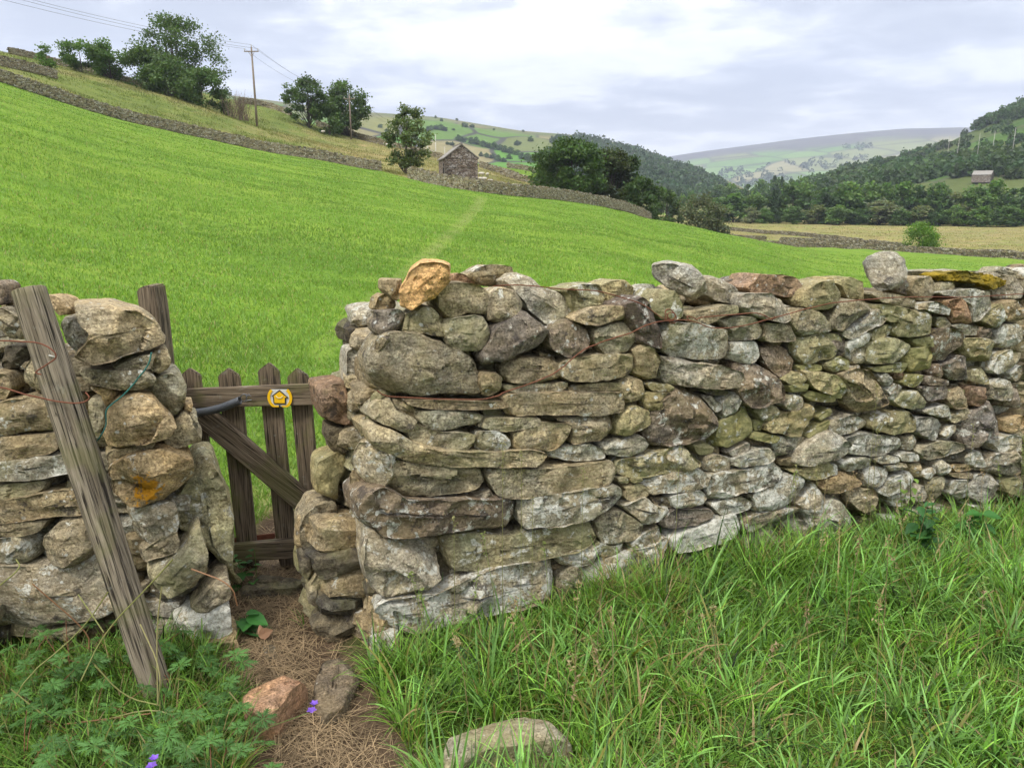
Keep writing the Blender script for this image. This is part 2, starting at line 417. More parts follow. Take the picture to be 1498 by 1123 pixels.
# ------------------------------------------------------------------ far hills
def hill(name, cols, r_base, r_crest, mat, zb=-7, amp=6, ns=1.0, shape=None, back=1.25, seed=0, r_of=None):
    xs = [c[0] for c in cols]; cr = [c[1] for c in cols]
    prof = shape or [(0, 0), (.25, .16), (.5, .42), (.75, .75), (1, 1)]
    L = []
    for x, y in cols:
        rc = np.interp(x, *r_of) if r_of else r_crest
        zc = z_at(x, y, rc); rb = r_base * rc / r_crest if r_of is None else r_base
        e = [V_(rb * .9, zb - 3)] + [V_(rb + (rc - rb) * u, zb + (zc - zb) * w) for u, w in prof] + [V_(rc * back, zb + (zc - zb) * .8)]
        L.append((x, e))
    S = Surf(L)
    def f(X, Y):
        X = np.atleast_1d(X); Y = np.atleast_1d(Y); P = np.stack([X, Y, X * 0], 1) / (r_crest * .12) * ns
        r = np.hypot(X, Y); w = np.clip((r - r_base) / (r_crest * .3), 0, 1) * np.clip((r_crest * 1.02 - r) / (r_crest * .2), .12, 1)
        return S(X, Y) + amp * fbm(P, 3, 20 + seed) * w
    A = np.linspace(px2a(xs[0]), px2a(xs[-1]), 260); R = np.linspace(r_base * .9, r_crest * back, 130)
    AA, RR = np.meshgrid(A, R, indexing='ij'); X = (np.sin(AA) * RR).ravel(); Y = (np.cos(AA) * RR).ravel()
    i = np.arange(259)[:, None]; j = np.arange(129)[None]
    Fq = np.stack([i * 130 + j, i * 130 + j + 1, (i + 1) * 130 + j + 1, (i + 1) * 130 + j], -1).reshape(-1, 4)
    V = np.stack([X, Y, f(X, Y)], 1); h = np.interp(RR.ravel(), [r_base, r_crest], [0, 1])
    o = bpy.data.objects.new(name, mesh_np(name, V, Fq, mat, {'hh': h})); COL.objects.link(o); tag(o, kind='structure'); return f
def hill_material(name, sc, cols, moor, wall_amt=1, hs=(.62, .8)):
    """patchwork of walled pastures low down, moor on top"""
    t = NT(name); hh = t.attr('hh', 'Fac')
    wv = t.n('ShaderNodeVectorMath', operation='ADD'); t.lk(t.pos, wv.inputs[0])
    dn = t.n('ShaderNodeVectorMath', operation='SCALE'); t.lk(t.noise(sc * .5, 2, .5, fac=False), dn.inputs[0]); dn.inputs['Scale'].default_value = .55 / sc; t.lk(dn.outputs[0], wv.inputs[1])
    v = t.mapv(wv.outputs[0], (1, .55, 0)); cell = t.sep(t.voro(sc, vec=v, out='Color', rand=.75)); ed = t.voro(sc, 'DISTANCE_TO_EDGE', vec=v, rand=.75)
    r = t.n('ShaderNodeValToRGB'); t.lk(cell[0], r.inputs[0]); r.color_ramp.interpolation = 'CONSTANT'; e = r.color_ramp.elements
    while len(e) < len(cols): e.new(.5)
    for i, c in enumerate(cols): e[i].position = i / len(cols); e[i].color = (*c, 1)
    n = t.noise(sc * 4, 5, .65); b = t.mix(t.ramp(n, (.35, .5), (.6, 0)), r.outputs[0], t.mix(1, r.outputs[0], (.55, .62, .6), 'MULTIPLY'))
    b = t.mix(t.math('MULTIPLY', t.ramp(ed, (.02, 1), (.045, 0)), wall_amt), b, (.055, .055, .045))
    mm = t.ramp(t.math('ADD', hh, t.math('MULTIPLY', t.math('SUBTRACT', t.noise(sc * .6, 4), .5), .35)), (hs[0], 0), (hs[1], 1))
    b = t.mix(mm, b, t.mix(t.ramp(t.noise(sc * 1.3, 5, .6, t.mapv(t.pos, (1, 1, 6))), (.4, 0), (.62, 1)), moor[0], moor[1]))
    t.col(b); t.nrm(t.bump(n, .6, 3)); t.b.inputs['Roughness'].default_value = 1; t.b.inputs['Specular IOR Level'].default_value = .05; return t.m
pg = [(.10, .17, .035), (.17, .17, .06), (.12, .19, .04), (.22, .19, .09), (.13, .15, .05), (.09, .20, .03), (.18, .16, .07)]
M['hillL'] = hill_material('pasture_hillside', .011, pg, ((.15, .14, .075), (.10, .12, .05)), 1, (.78, .95))
M['hillC'] = hill_material('moor_hillside', .0042, [(.13, .22, .06), (.20, .22, .09), (.16, .25, .07), (.26, .24, .12), (.12, .18, .06)], ((.085, .083, .088), (.125, .12, .105)), .7, (.64, .74))
M['hillR'] = hill_material('bracken_hillside', .016, [(.05, .10, .02), (.065, .12, .022), (.055, .09, .02), (.09, .11, .035)], ((.05, .08, .02), (.08, .10, .03)), .4, (.7, .9))
HL = hill('valley_hillside', [(240, 118), (330, 131), (370, 138), (430, 147), (520, 160), (600, 165), (650, 169), (700, 178), (760, 189), (830, 195), (880, 204), (930, 218), (980, 237), (1030, 256), (1065, 272), (1095, 292), (1120, 300)], 520, 1500, 1500, M['hillL'], -6, 10, seed=1) if False else \
     hill('valley_hillside', [(240, 118), (330, 131), (370, 138), (430, 147), (520, 160), (600, 165), (650, 169), (700, 178), (760, 189), (830, 195), (880, 204), (930, 218), (980, 237), (1030, 256), (1065, 272), (1095, 290), (1120, 296)], 520, 1500, M['hillL'], -6, 9, seed=1)
HC = hill('moor', [(840, 246), (920, 236), (990, 224), (1050, 215), (1130, 204), (1200, 196), (1280, 188), (1370, 186), (1450, 192), (1560, 200), (1900, 200)], 2300, 5600, M['hillC'], -5, 14, seed=2)
HR = hill('wooded_hill', [(1090, 294), (1120, 287), (1150, 274), (1200, 256), (1260, 241), (1320, 222), (1350, 203), (1400, 176), (1450, 153), (1498, 132), (1600, 92), (1760, 50), (1950, 30)], 350, 900, M['hillR'], -7.2, 7, seed=3, shape=[(0, 0), (.2, .13), (.45, .38), (.7, .68), (1, 1)])
# ------------------------------------------------------------------ dry stone walls (each stone traced, then given real size and depth)
REG = {'A': (440, 360, 3.509), 'B': (440, 660, 3.509), 'C': (700, 360, 3.509), 'D': (700, 620, 3.509), 'E': (980, 360, 4.319), 'F': (980, 580, 4.319),
       'G': (1220, 360, 4.32), 'H': (1220, 580, 4.32), 'L': (0, 380, 3.51), 'K': (0, 680, 2.535), 'J': (200, 500, 2.807), 'P': (0, 0, 1), 'S': (300, 840, 2.497)}
# plane: (point, normal outward, u axis)
U_F = np.array([.9172, .398, 0]); N_F = np.array([.398, -.9172, 0])
PL = {'F': (np.array([-.465, 2.465, 0]), N_F, U_F)}
N_E = np.array([-.80, -.60, 0]); N_E /= np.linalg.norm(N_E); PL['E'] = (np.array([-.465, 2.465, 0]), N_E, np.array([.60, -.80, 0]))
N_C = N_E + N_F * .9; N_C /= np.linalg.norm(N_C); PL['C'] = (np.array([-.475, 2.46, 0]), N_C, np.array([-N_C[1], N_C[0], 0]))
PL['L'] = (np.array([-1.1, 2.50, 0]), np.array([.07, -.9975, 0]), np.array([.9975, .07, 0]))
N_Q = np.array([.86, -.51, 0]); PL['Q'] = (np.array([-1.07, 2.56, 0]), N_Q, np.array([.51, .86, 0]))
PL['G'] = (np.array([0, 0, .07]), np.array([0, 0, 1.]), np.array([1., 0, 0]))
BATTER = .06
def plane_of(pl, off):
    p0, n, u = PL[pl]
    if pl != 'G':
        n = n * math.cos(BATTER) + np.array([0, 0, math.sin(BATTER)])
    return p0 - n * off, n, u
# class -> base colour, (pale lichen, algae, dark)
CLS = {'g': ((.32, .29, .205), (.15, .05, .05)), 'c': ((.32, .31, .265), (.28, -.1, .05)), 'b': ((.29, .25, .17), (.15, -.1, .12)),
       'p': ((.215, .185, .15), (.28, -.3, .3)), 'w': ((.34, .32, .25), (.55, -.05, .1)), 'y': ((.31, .285, .175), (.28, .25, .05)),
       'Y': ((.28, .265, .11), (.25, .7, .0)), 'o': ((.38, .31, .195), (.12, -.2, .05)), 'O': ((.62, .38, .17), (-.6, -1, -.8)),
       'd': ((.11, .10, .075), (.0, .0, .2)), 'r': ((.30, .205, .135), (.1, -.1, .15)), 'x': ((.36, .30, .25), (.3, -.8, 1.1)), 'R': ((.33, .195, .12), (-.3, -.8, -.1)), 'm': ((.17, .135, .095), (-.2, -.3, .1)), 'W': ((.40, .38, .31), (.9, -.2, .15)), 'k': ((.12, .105, .08), (.1, 0, .1))}
def parse(reg, s):
    x0, y0, k = REG[reg]
    return [(x0 + float(a) / k, y0 + float(b) / k) for a, b in (q.split(',') for q in s.split())]
def chaikin(P, k=.22):
    Q = []
    for i in range(len(P)):
        a, b = P[i], P[(i + 1) % len(P)]; Q += [a * (1 - k) + b * k, a * k + b * (1 - k)]
    return np.array(Q)
def resample(P, n):
    P = np.vstack([P, P[:1]]); d = np.r_[0, np.cumsum(np.linalg.norm(np.diff(P, axis=0), axis=1))]
    t = np.linspace(0, d[-1], n, endpoint=False); return np.stack([np.interp(t, d, P[:, 0]), np.interp(t, d, P[:, 1])], 1)
def stone_geo(uv, p0, n, u, depth, seed, bulge=1.0, rough=1.0, n_out=0, grow=1.0, bdir=None):
    """uv: outline (m) in the plane; returns V (world), faces"""
    w = np.cross(n, u)
    r = np.random.RandomState(seed)
    A = sum(uv[i, 0] * uv[(i + 1) % len(uv), 1] - uv[(i + 1) % len(uv), 0] * uv[i, 1] for i in range(len(uv)))
    if A < 0: uv = uv[::-1]
    P = chaikin(uv, .12)
    per = np.linalg.norm(np.diff(np.vstack([P, P[:1]]), axis=0), axis=1).sum()
    N = n_out or int(np.clip(per / .0095, 26, 110)); P = resample(P, N)
    c = P.mean(0); Q = P - c; cov = Q.T @ Q; ew, ev = np.linalg.eigh(cov); ax = ev[:, 1]; ay = ev[:, 0]
    a = Q @ ax; b = Q @ ay; ha = np.abs(a).max(); hb = np.abs(b).max(); Rm = hb
    core = max(ha - hb * .95, 0) ; sk = c + np.clip(a, -core, core)[:, None] * ax
    D = Q * 0 + P - sk
    D *= grow
    Bz = min(.045, .40 * Rm) * bulge
    rings = [(.55, 1.0), (.86, .97), (.97, .75), (1.0, .45), (1.0, .2), (1.0, .0), (.99, -1), (.972, -2), (.94, -3), (.87, -3), (.76, -3), (.61, -3), (.49, -3), (.36, -3), (.22, -3), (.09, -3)]
    if N < 2: rings = [(.6, 1.0), (.95, .75), (1.0, .3), (1.0, .0), (.97, -1), (.88, -3), (.7, -3), (.45, -3), (.15, -3)]
    K = int(np.clip(ha * hb / .0016, 3, 26)); sdp = c + np.outer(r.uniform(-1, 1, K), ax * ha) + np.outer(r.uniform(-1, 1, K), ay * hb); sof = r.uniform(-.32, .22, K) * Bz; stl = r.uniform(-.30, .30, (K, 2))
    pl = [(r.uniform(-.6, .6, 2), r.uniform(.45, 1.1)) for _ in range(6)] + [(np.zeros(2), r.uniform(.75, 1.0))]
    V = []
    for s, d in rings:
        q = sk + D * s
        if d >= 0: h = np.full(N, -.35 * Bz - d * depth)
        else:
            e = Bz * (1 - s ** 26) ** .5 if s < 1 else 0
            x = q - c; pk = np.min([h0 * Bz + x @ g for g, h0 in pl], axis=0)
            pk = np.maximum(pk, -.2 * Bz)
            if s < .98:
                kk = np.argmin(((q[:, None] - sdp[None]) ** 2).sum(-1) * (1 + .0 * sof[None]), 1); pk = pk + sof[kk] + np.clip(((q - sdp[kk]) * stl[kk]).sum(1), -.35 * Bz, .35 * Bz)
            h = np.minimum(e, pk) - .35 * Bz
        V.append(p0 + q[:, :1] * u + q[:, 1:] * w + (h[:, None] * n if d <= 0 or bdir is None else -.35 * Bz * n + d * depth * bdir))
    V = np.concatenate(V); m = len(rings)
    c3 = p0 + c[0] * u + c[1] * w - n * .25 * Bz
    for k in range(10):                                  # chiselled facets: mostly chamfers of the exposed face, a few nicks of the outline
        tg = r.uniform(-1, 1) * u + r.uniform(-1, 1) * w
        g = n * r.uniform(.6, 1.3) + tg if k < 7 else tg + n * .25
        g /= np.linalg.norm(g); q = (V - c3) @ g; h = q.max() - (Rm * r.uniform(.06, .38) if k < 7 else Rm * r.uniform(.01, .07)); V = V - np.maximum(q - h, 0)[:, None] * g * .9
    ctr = p0 + c[0] * u + c[1] * w - n * depth * .3
    G = V + r.uniform(-50, 50, 3)
    a1 = min(.0095, .085 * Rm) * rough
    sc = 1 / max(.05, min(.14, Rm * 1.2))
    Dv = np.stack([fbm(G * sc, 3, 31), fbm(G * sc, 3, 41), fbm(G * sc, 3, 51)], 1) * a1
    # layered ledges: push in/out along the radial direction depending on height
    st = vnoise(np.stack([G[:, 0] * 2.5, G[:, 1] * 2.5, G[:, 2] * 46], 1), 5) * min(.0035, .06 * Rm) * rough
    rad = V - ctr; rad /= np.linalg.norm(rad, axis=1)[:, None] + 1e-9
    # chips : ridged noise
    rg = np.abs(fbm(G * sc * 2.2, 2, 61)); V = V + Dv + rad * (st - rg * a1 * .55)[:, None]
    i = np.arange(m - 1)[:, None] * N; j = np.arange(N)[None]; j2 = (j + 1) % N
    Fq = np.stack([i + j, i + j2, i + N + j2, i + N + j], -1).reshape(-1, 4)
    return V, [Fq, np.arange(N)[None, ::-1], (np.arange(N) + (m - 1) * N)[None]], ctr
STONES_R = """
A F b .12|395,265 430,238 500,290 497,325 380,332
A F b .08|435,165 520,165 525,190 505,285 480,270 435,225
A F p .05|375,405 410,365 400,335 500,325 550,340 535,400 500,455 440,472 395,455
A F g .06|520,455 545,345 585,340 575,450
A F g .02|570,445 585,345 630,310 690,315 750,385 740,470 650,450
A F g .03|715,230 770,190 860,185 985,225 1000,260 985,355 930,345 860,345 760,375 725,320
A F r .22|780,190 790,145 820,138 890,165 910,200
A F g .2|860,150 940,95 1090,100 1118,150 1080,180 1010,200 940,200 890,175
A F g .0|735,400 790,370 890,350 960,365 995,440 985,500 940,545 860,560 790,545 760,470
A F b -.03|370,600 410,520 470,465 620,450 740,485 810,545 880,560 935,610 960,690 955,770 860,782 700,782 560,778 430,770 385,700
A F b -.01|925,660 1010,648 1052,680 1035,750 950,775 930,720
A C b .03|380,500 395,460 440,475 415,525 385,580
A F c .27|250,530 380,515 385,600 375,700 360,790 260,830 235,800 245,640
A F r .25|85,730 235,700 240,800 320,850 305,930 200,920 120,890
A F d .27|150,930 280,935 270,1000 235,1090 180,1080 140,990
A C y .05|345,830 375,740 420,770 380,870 350,950 290,990
A F g .0|350,840 400,795 470,790 500,850 600,890 610,905 550,965 440,920 350,880
A F g .05|480,790 560,800 600,850 600,880 540,880 490,840
A F b .0|530,795 600,788 960,800 1070,800 1070,830 900,840 700,838 560,820
A F g .0|605,850 700,842 870,850 935,870 940,915 830,930 700,955 650,945 610,890
A F g .0|550,930 580,912 700,950 900,970 905,1030 890,1055 700,1050 560,1000
P F g -.02|535,628 550,621 602,646 640,658 700,663 801,662 801,685 700,684 655,686 580,673 545,652
P C w .02|512,660 520,645 545,645 568,668 574,700 558,715 535,712 512,690
B F g -.01|425,60 450,38 520,60 750,85 940,88 968,150 940,190 860,215 720,240 560,262 510,240 450,170
B F c .02|880,235 985,200 1000,225 998,260 880,262
B C b .06|225,170 240,95 290,140 340,190 360,215 330,250 290,262 240,240
B F p -.03|290,265 330,230 430,190 500,220 560,265 860,250 1123,262 1128,300 1115,410 870,430 640,440 450,448 300,370
B E y .0|205,290 290,262 300,370 390,420 350,440 360,520 310,620 270,600 225,480
B F c -.02|355,410 400,410 470,450 680,430 730,470 750,540 740,640 715,715 580,765 460,778 370,700 345,600
P F y .0|651,790 690,784 745,788 800,775 850,765 872,764 874,795 850,808 790,820 720,838 665,840 655,815
B F g .04|880,432 1050,420 1085,415 1080,450 950,455
P F w -.02|558,884 640,872 690,850 740,832 790,825 822,828 818,880 790,888 720,902 660,918 600,932 572,932 552,900
B E y .03|160,550 240,500 280,600 270,700 250,745 215,730 190,640
B E b .0|265,590 330,640 380,760 420,860 380,960 320,840 275,760
B E b -.03|110,740 160,690 230,830 250,930 330,1010 360,1123 310,1123 220,990 160,900
B E b -.03|200,790 300,850 370,930 340,1000 250,930 200,870
B C w -.02|330,960 440,960 470,1010 450,1090 380,1123 340,1060
B F b .27|0,400 60,290 190,265 200,360 130,470 60,540 10,500
B F d .25|0,520 80,540 100,600 30,660 0,640
B F b .22|40,700 90,625 125,640 115,700 130,760 90,810 50,800
B F y .27|85,60 180,20 235,0 240,100 205,190 200,265 90,225 80,130
B E y .06|110,560 180,480 220,400 225,480 160,560 120,640 85,590
C F b .0|80,250 120,215 210,235 250,300 230,370 120,398 85,380
C F c .05|170,175 220,140 300,170 340,200 430,230 480,270 480,370 420,380 360,400 270,330 245,280 200,235
C F p -.03|25,570 100,430 230,330 290,345 375,440 360,500 300,540 240,560 60,620
C F y .04|445,225 540,195 620,195 655,240 665,300 560,340 490,360 480,260
C F y .12|635,200 690,175 770,175 820,215 815,250 760,285 700,300 670,300
C F b -.01|485,375 590,315 700,305 765,310 770,375 620,405 545,395
C F x -.03|755,300 850,260 900,285 945,375 965,440 960,530 900,520 850,505 830,440 775,370
C F c .15|825,225 880,195 930,200 965,235 900,290 850,255
C F y -.02|900,290 960,225 1010,230 1070,290 1075,350 1020,385 960,380 910,330
C F p -.01|370,430 430,390 530,388 585,430 595,490 540,540 460,575 400,540 365,490
C F g .0|605,440 660,400 790,388 835,430 835,500 790,545 660,558 610,500
C F b .01|120,640 150,590 230,572 380,580 425,600 425,695 250,708 150,700
C F b .06|310,545 360,550 420,600 320,575
C F g -.01|425,610 480,575 700,555 815,560 820,640 760,680 620,690 480,700 440,670
C F g .0|800,530 850,505 900,530 965,610 945,690 880,695 810,660 825,600
C F g .02|130,715 240,712 465,697 465,740 380,755 140,750
C F g .02|470,720 620,700 740,700 740,740 560,750 470,755
C F g .0|730,740 750,690 800,672 860,690 872,750 840,800 790,815 760,790
C F b -.01|130,780 170,762 400,755 620,755 760,755 768,850 640,868 400,870 180,880 150,850
C F y .02|870,710 900,700 1000,715 1015,750 980,758 890,740
P F c -.02|973,523 1000,527 1050,533 1088,545 1093,560 1085,570 1050,569 1000,566 980,560
C F y .0|860,760 960,757 1015,760 1000,790 925,860 880,850
P F p -.02|955,650 957,610 985,580 997,568 1015,570 1040,590 1055,605 1050,625 1038,640 1000,650 975,657
C F y .0|725,885 820,820 900,850 910,900 900,930 770,975 725,980
C F g .0|20,940 40,885 200,882 335,885 330,920 200,945 110,955
C F d .04|20,840 130,835 150,870 30,875
C F b .02|0,860 25,870 28,920 0,930
C F g .0|180,960 340,910 480,920 485,990 450,1030 350,1055 200,1060 190,1020
C F b .01|400,880 560,870 700,880 725,920 715,975 620,1000 480,1015 490,960 470,915
C F w .0|0,955 100,950 175,990 178,1040 140,1058 0,1055
C F w .02|360,1060 430,1035 560,1015 655,1045 655,1090 540,1102 430,1100 375,1090
C F w .01|640,1030 700,1000 850,975 885,1020 870,1060 760,1085 660,1080
D F g -.01|55,270 80,240 350,232 700,195 712,240 715,315 560,345 180,388 100,370 70,310
P F y .0|904,676 940,670 980,658 1008,648 1015,666 1031,678 1028,684 1000,690 960,696 930,699 905,696
D F y .01|720,280 770,275 775,305 725,308
D F y .01|778,280 845,278 850,295 790,308
D F w -.02|215,400 400,370 700,325 755,345 765,380 700,440 580,500 400,530 240,540 220,470
D F g .01|750,320 840,308 895,345 890,375 800,395 760,385 765,340
P F w .0|945,708 960,698 1015,688 1030,688 1041,702 1038,712 1015,718 985,722 955,722 947,715
D F b .03|889,385 960,375 1010,400 1000,430 920,425
D F w -.01|740,430 870,385 900,400 930,430 1000,445 1005,470 930,510 860,530 820,480
P F W .0|982,728 1000,722 1030,718 1038,730 1035,740 1010,745 988,744
D F g .01|610,510 640,470 730,445 845,510 845,560 760,620 680,630 620,580
D F y .02|605,600 640,615 690,635 765,620 755,670 660,695 630,690 600,640
D F w .01|785,630 830,580 930,525 960,550 955,600 870,635 810,650
D F w .02|400,700 500,650 600,625 625,660 620,700 540,735 450,740
D F g .01|430,790 490,745 540,750 545,870 520,920 480,930 420,870
D F w -.01|555,760 640,710 900,640 990,590 1000,640 950,710 850,780 750,850 620,875 550,870
P F p .0|968,766 985,748 1020,745 1048,748 1050,758 1030,766 995,772 975,775
F F W -.02|30,900 230,820 440,745 465,790 480,850 350,920 200,970 60,992 40,960
D F w .03|540,900 700,880 740,930 740,960 600,1000
E F c .05|225,215 290,185 370,210 440,260 450,320 410,368 330,350 230,310 230,250
E F g .0|105,430 240,400 360,372 440,375 440,420 330,450 250,490 130,485
E F p .2|385,225 450,190 500,195 515,215 480,290 450,290 440,250
E F r .06|495,260 550,220 570,170 630,180 720,185 820,190 865,230 850,290 800,330 700,310 600,290 540,300
E F c -.01|455,330 490,298 660,305 760,340 825,400 800,460 740,488 640,470 500,440 460,400
E F y .0|846,340 870,290 960,230 1060,205 1110,260 1110,330 1060,390 960,400 860,380
E F w -.02|10,500 60,488 250,500 390,530 395,640 380,710 250,728 80,710 20,670
E F c .0|320,470 450,445 555,450 610,540 600,580 420,608 400,540 350,500
E F b .01|600,490 720,490 800,510 825,560 800,605 640,605 590,590 615,550
E F w .01|400,615 560,600 585,640 575,710 500,745 400,725 385,690
E F g -.01|780,490 820,400 900,390 1020,450 1070,510 960,570 880,585 840,550
E F y .0|820,580 1000,555 1100,550 1120,600 1090,690 1020,720 900,752 830,690
E F p .02|590,690 600,640 700,620 790,660 825,720 800,800 710,835 640,770
E F Y .03|820,760 870,745 970,750 975,785 900,790 830,790
E F y .0|720,840 800,800 850,800 885,850 850,875 760,870
E F Y .0|750,880 890,870 885,920 780,930
E F y -.01|870,790 1000,800 1123,850 1115,920 1070,955 930,900 890,850
E F Y .01|850,940 900,915 1060,955 1050,985 900,980
E F p -.02|455,810 470,745 560,735 640,770 750,900 760,950 640,1010 530,1020 480,990 450,900
E F d .03|170,900 300,900 385,920 380,945 250,940
E F w .01|205,945 260,945 340,1010 330,1040 290,1050
E F w .0|340,1000 370,960 460,910 475,1010 440,1060 380,1105 350,1080
E F y .01|0,870 40,890 30,930 0,930
E F b .01|0,940 40,945 20,990 0,1000
E F w .0|760,970 800,935 860,950 840,1020 790,1060 730,1010
E F y .01|990,745 1040,710 1123,700 1140,770 1050,800 1000,770
E F p .02|1070,640 1123,590 1128,680 1080,695
P F w -.01|979,660 1006,648 1015,668 1031,678 1028,684 1004,688 980,694
F F y .03|150,300 240,290 290,320 285,375 180,365
F F Y .0|290,300 330,170 470,100 480,65 550,75 540,250 520,290 400,335 320,330
F F c .02|370,360 510,290 528,320 420,388
F F w .01|240,390 300,375 405,395 405,460 320,480 250,480
F F w .0|415,400 560,340 660,330 690,390 620,430 470,450 420,450
F F Y .01|540,240 560,230 700,250 710,290 640,295 530,270
F F Y .04|530,150 600,150 625,180 590,220 540,220
E F y .01|560,1040 640,1000 700,1010 720,1060 680,1110 600,1120
F F y .0|620,180 720,110 830,90 915,40 935,160 900,240 760,248 640,225
F F w .02|680,255 860,255 858,300 780,350 700,385 660,320
F F Y .02|940,130 1020,70 1045,90 1030,120 960,155
F F Y .02|870,260 930,190 1020,145 1030,190 980,220 900,265
P F c -.01|1165,681 1172,659 1202,636 1222,633 1240,645 1258,663 1250,667 1220,676 1190,682
F F b .03|720,400 800,375 810,430 780,450 720,440
F F p .02|1030,150 1123,130 1123,260 1050,210
F F y .0|780,480 900,450 1040,420 1070,480 980,520 890,540 830,500
F F w -.01|250,560 280,500 420,480 690,420 730,450 770,490 720,540 560,600 460,600 400,650 270,660
F F w -.01|535,640 600,600 870,490 890,570 860,640 740,720 570,745 555,700
P F o .0|1204,707 1225,697 1240,692 1262,700 1265,709 1240,718 1217,727 1208,718
F F w .01|245,690 400,640 480,640 550,690 540,710 450,735 330,755 300,720
F F d .04|455,730 540,715 545,750 470,755
F F w .0|820,680 880,640 960,545 1015,650 950,720 880,750 840,710
F F w .0|475,790 560,750 700,720 850,710 865,745 760,790 640,830 540,875 500,850
F F c .02|750,830 800,785 870,790 915,880 900,920 780,930 750,900
P F w -.01|1191,756 1202,742 1225,733 1243,738 1254,756 1252,780 1235,792 1195,786
F F c .01|530,930 580,870 680,850 710,890 710,960 690,1010 560,1020 540,980
F F W .03|380,960 460,950 480,1000 400,1000
F F W .03|470,900 515,900 510,960 480,970
F F y .03|0,900 20,910 15,1010 0,1010
F F w .03|60,1020 200,1000 300,1010 280,1070 100,1080
G F y .06|0,200 60,190 130,195 210,230 245,290 230,330 110,330 80,300 60,250 0,215
G F g .01|255,295 300,290 440,310 540,350 530,390 420,380 300,350
G F p .08|440,230 480,210 560,230 530,310 480,310 420,290
G F g .05|520,225 560,205 630,185 668,210 665,290 600,350 550,340 500,280
G F g -.01|40,430 60,350 180,335 270,370 265,400 200,450 80,540 20,520 20,450
G F w .0|80,540 200,480 290,390 350,430 340,480 270,510 120,590 70,570
G F y -.01|280,380 330,360 400,380 620,410 650,460 640,560 560,580 430,580 400,540 430,480 340,480
G F y .02|250,540 340,490 415,520 400,550 330,580 250,600
G F w .0|100,600 240,545 240,610 110,675 90,640
G F p .01|0,560 60,550 80,600 90,660 40,700 0,720
G F w .01|100,690 150,650 215,650 215,745 140,745
G F y .0|225,650 300,590 400,575 500,630 490,690 440,730 260,752 220,720
G F Y .0|470,720 500,650 630,635 660,740 620,800 520,808
G F Y .01|240,770 330,755 470,735 485,790 400,800 260,790
G F Y .0|0,720 60,700 120,730 100,780 0,790
G F w .02|110,760 170,750 170,790 120,800
G F b -.03|65,820 180,770 260,790 340,870 380,950 360,1000 270,1080 200,1050 140,1010 120,900
G F w .01|300,810 380,800 400,850 350,890 310,860
G F Y .0|0,810 60,830 95,880 60,960 0,980
G F r .02|400,795 455,795 450,850 410,845
G F Y .01|440,870 470,810 580,815 580,870 500,895
G F p .01|585,830 620,820 730,850 730,885 590,880
G F Y .02|500,590 640,570 690,590 660,630 540,640
G F p -.01|650,540 740,525 850,560 840,640 760,730 690,735 655,690
G F w .0|540,400 560,370 660,350 760,400 770,440 680,430 600,400
G F g .02|655,445 760,450 755,520 660,515
G F r .0|740,350 830,330 890,370 915,440 900,500 780,490 770,420
G F w .0|680,300 770,280 900,260 1000,290 1015,380 960,470 910,490 890,370 810,320
G F g .06|665,290 680,230 760,230 790,260 700,290
G F c .08|720,160 800,148 900,160 1050,170 1200,190 1230,300 1200,330 1020,330 1010,280 850,220 740,190
G F g .25|1035,165 1075,125 1130,150 1190,165 1160,200
G F b .0|1090,370 1150,345 1220,350 1220,475 1110,470
G F y .0|950,480 1010,380 1070,370 1097,440 1060,530
G F w .02|750,500 800,490 930,510 910,560 850,570
G F p .01|920,560 940,510 1000,520 1025,575 930,580
G F y .0|850,640 860,580 1020,580 1040,660 1030,730 900,735
G F w .0|1060,560 1100,490 1200,490 1210,610 1120,650 1060,620
G F w .0|1010,780 1060,690 1130,660 1190,680 1190,740 1100,800 1040,810
G F p .0|710,770 840,690 900,760 915,880 860,850 790,860
G F p .01|642,800 700,740 700,840 650,830
G F y .01|905,790 990,770 1000,870 910,870
G F w .0|1020,870 1060,835 1130,850 1160,910 1130,970 1010,970
G F w .01|1120,800 1200,750 1200,850 1140,850
G F p .01|1100,970 1160,880 1200,900 1200,1020 1110,1020
G F p .0|545,885 600,890 740,890 735,960 600,980
G F Y .03|735,910 830,905 840,935 760,940
G F y .0|400,970 450,920 580,915 600,1040 520,1040 420,1010
G F w .01|350,900 400,870 460,900 440,960 370,980
G F o .0|730,960 850,890 875,1020 770,1030
G F r .0|870,890 1000,895 1000,990 880,1020
H F w .0|590,90 740,50 770,130 680,132 600,110
H F g .01|720,140 870,60 880,120 770,170
H F p -.02|850,170 880,120 1030,30 1085,90 1105,200 1080,240 880,345 860,270
H F w .0|0,165 130,115 220,150 240,200 70,258 0,230
H F y .0|250,150 310,120 480,88 530,130 520,220 400,240 260,215
H F c .0|530,150 560,130 680,140 730,180 680,270 630,280 540,230
H F w .01|700,240 740,190 785,175 770,230 720,270
H F w .0|90,270 180,235 300,245 440,260 470,340 300,370 110,370
H F w .01|450,260 540,245 540,270 520,350 470,345
H F g .0|530,330 700,280 870,310 860,340 690,380 600,400 560,380
H F w .0|60,410 200,380 260,400 220,460 120,480 70,460
H F w .01|0,420 25,430 30,490 0,500
H F w .0|260,390 350,370 415,385 420,415 280,425
H F w .0|415,370 530,355 560,410 430,410
H F w .0|335,440 470,420 475,465 380,485
H F w .0|215,490 260,440 350,455 375,500 300,570 230,580
H F w .0|290,590 400,510 510,475 530,520 450,590 340,630 300,615
H F g .01|490,430 560,420 575,500 530,520 490,470
H F w .0|570,510 640,450 680,460 640,540 580,520
H F w -.01|665,450 700,400 765,440 740,500 690,510
H F c .01|490,600 550,560 610,575 605,660 520,660
H F g .0|610,600 640,520 700,507 760,600 730,660 640,690
H F w .01|750,540 860,530 885,600 850,670 760,640
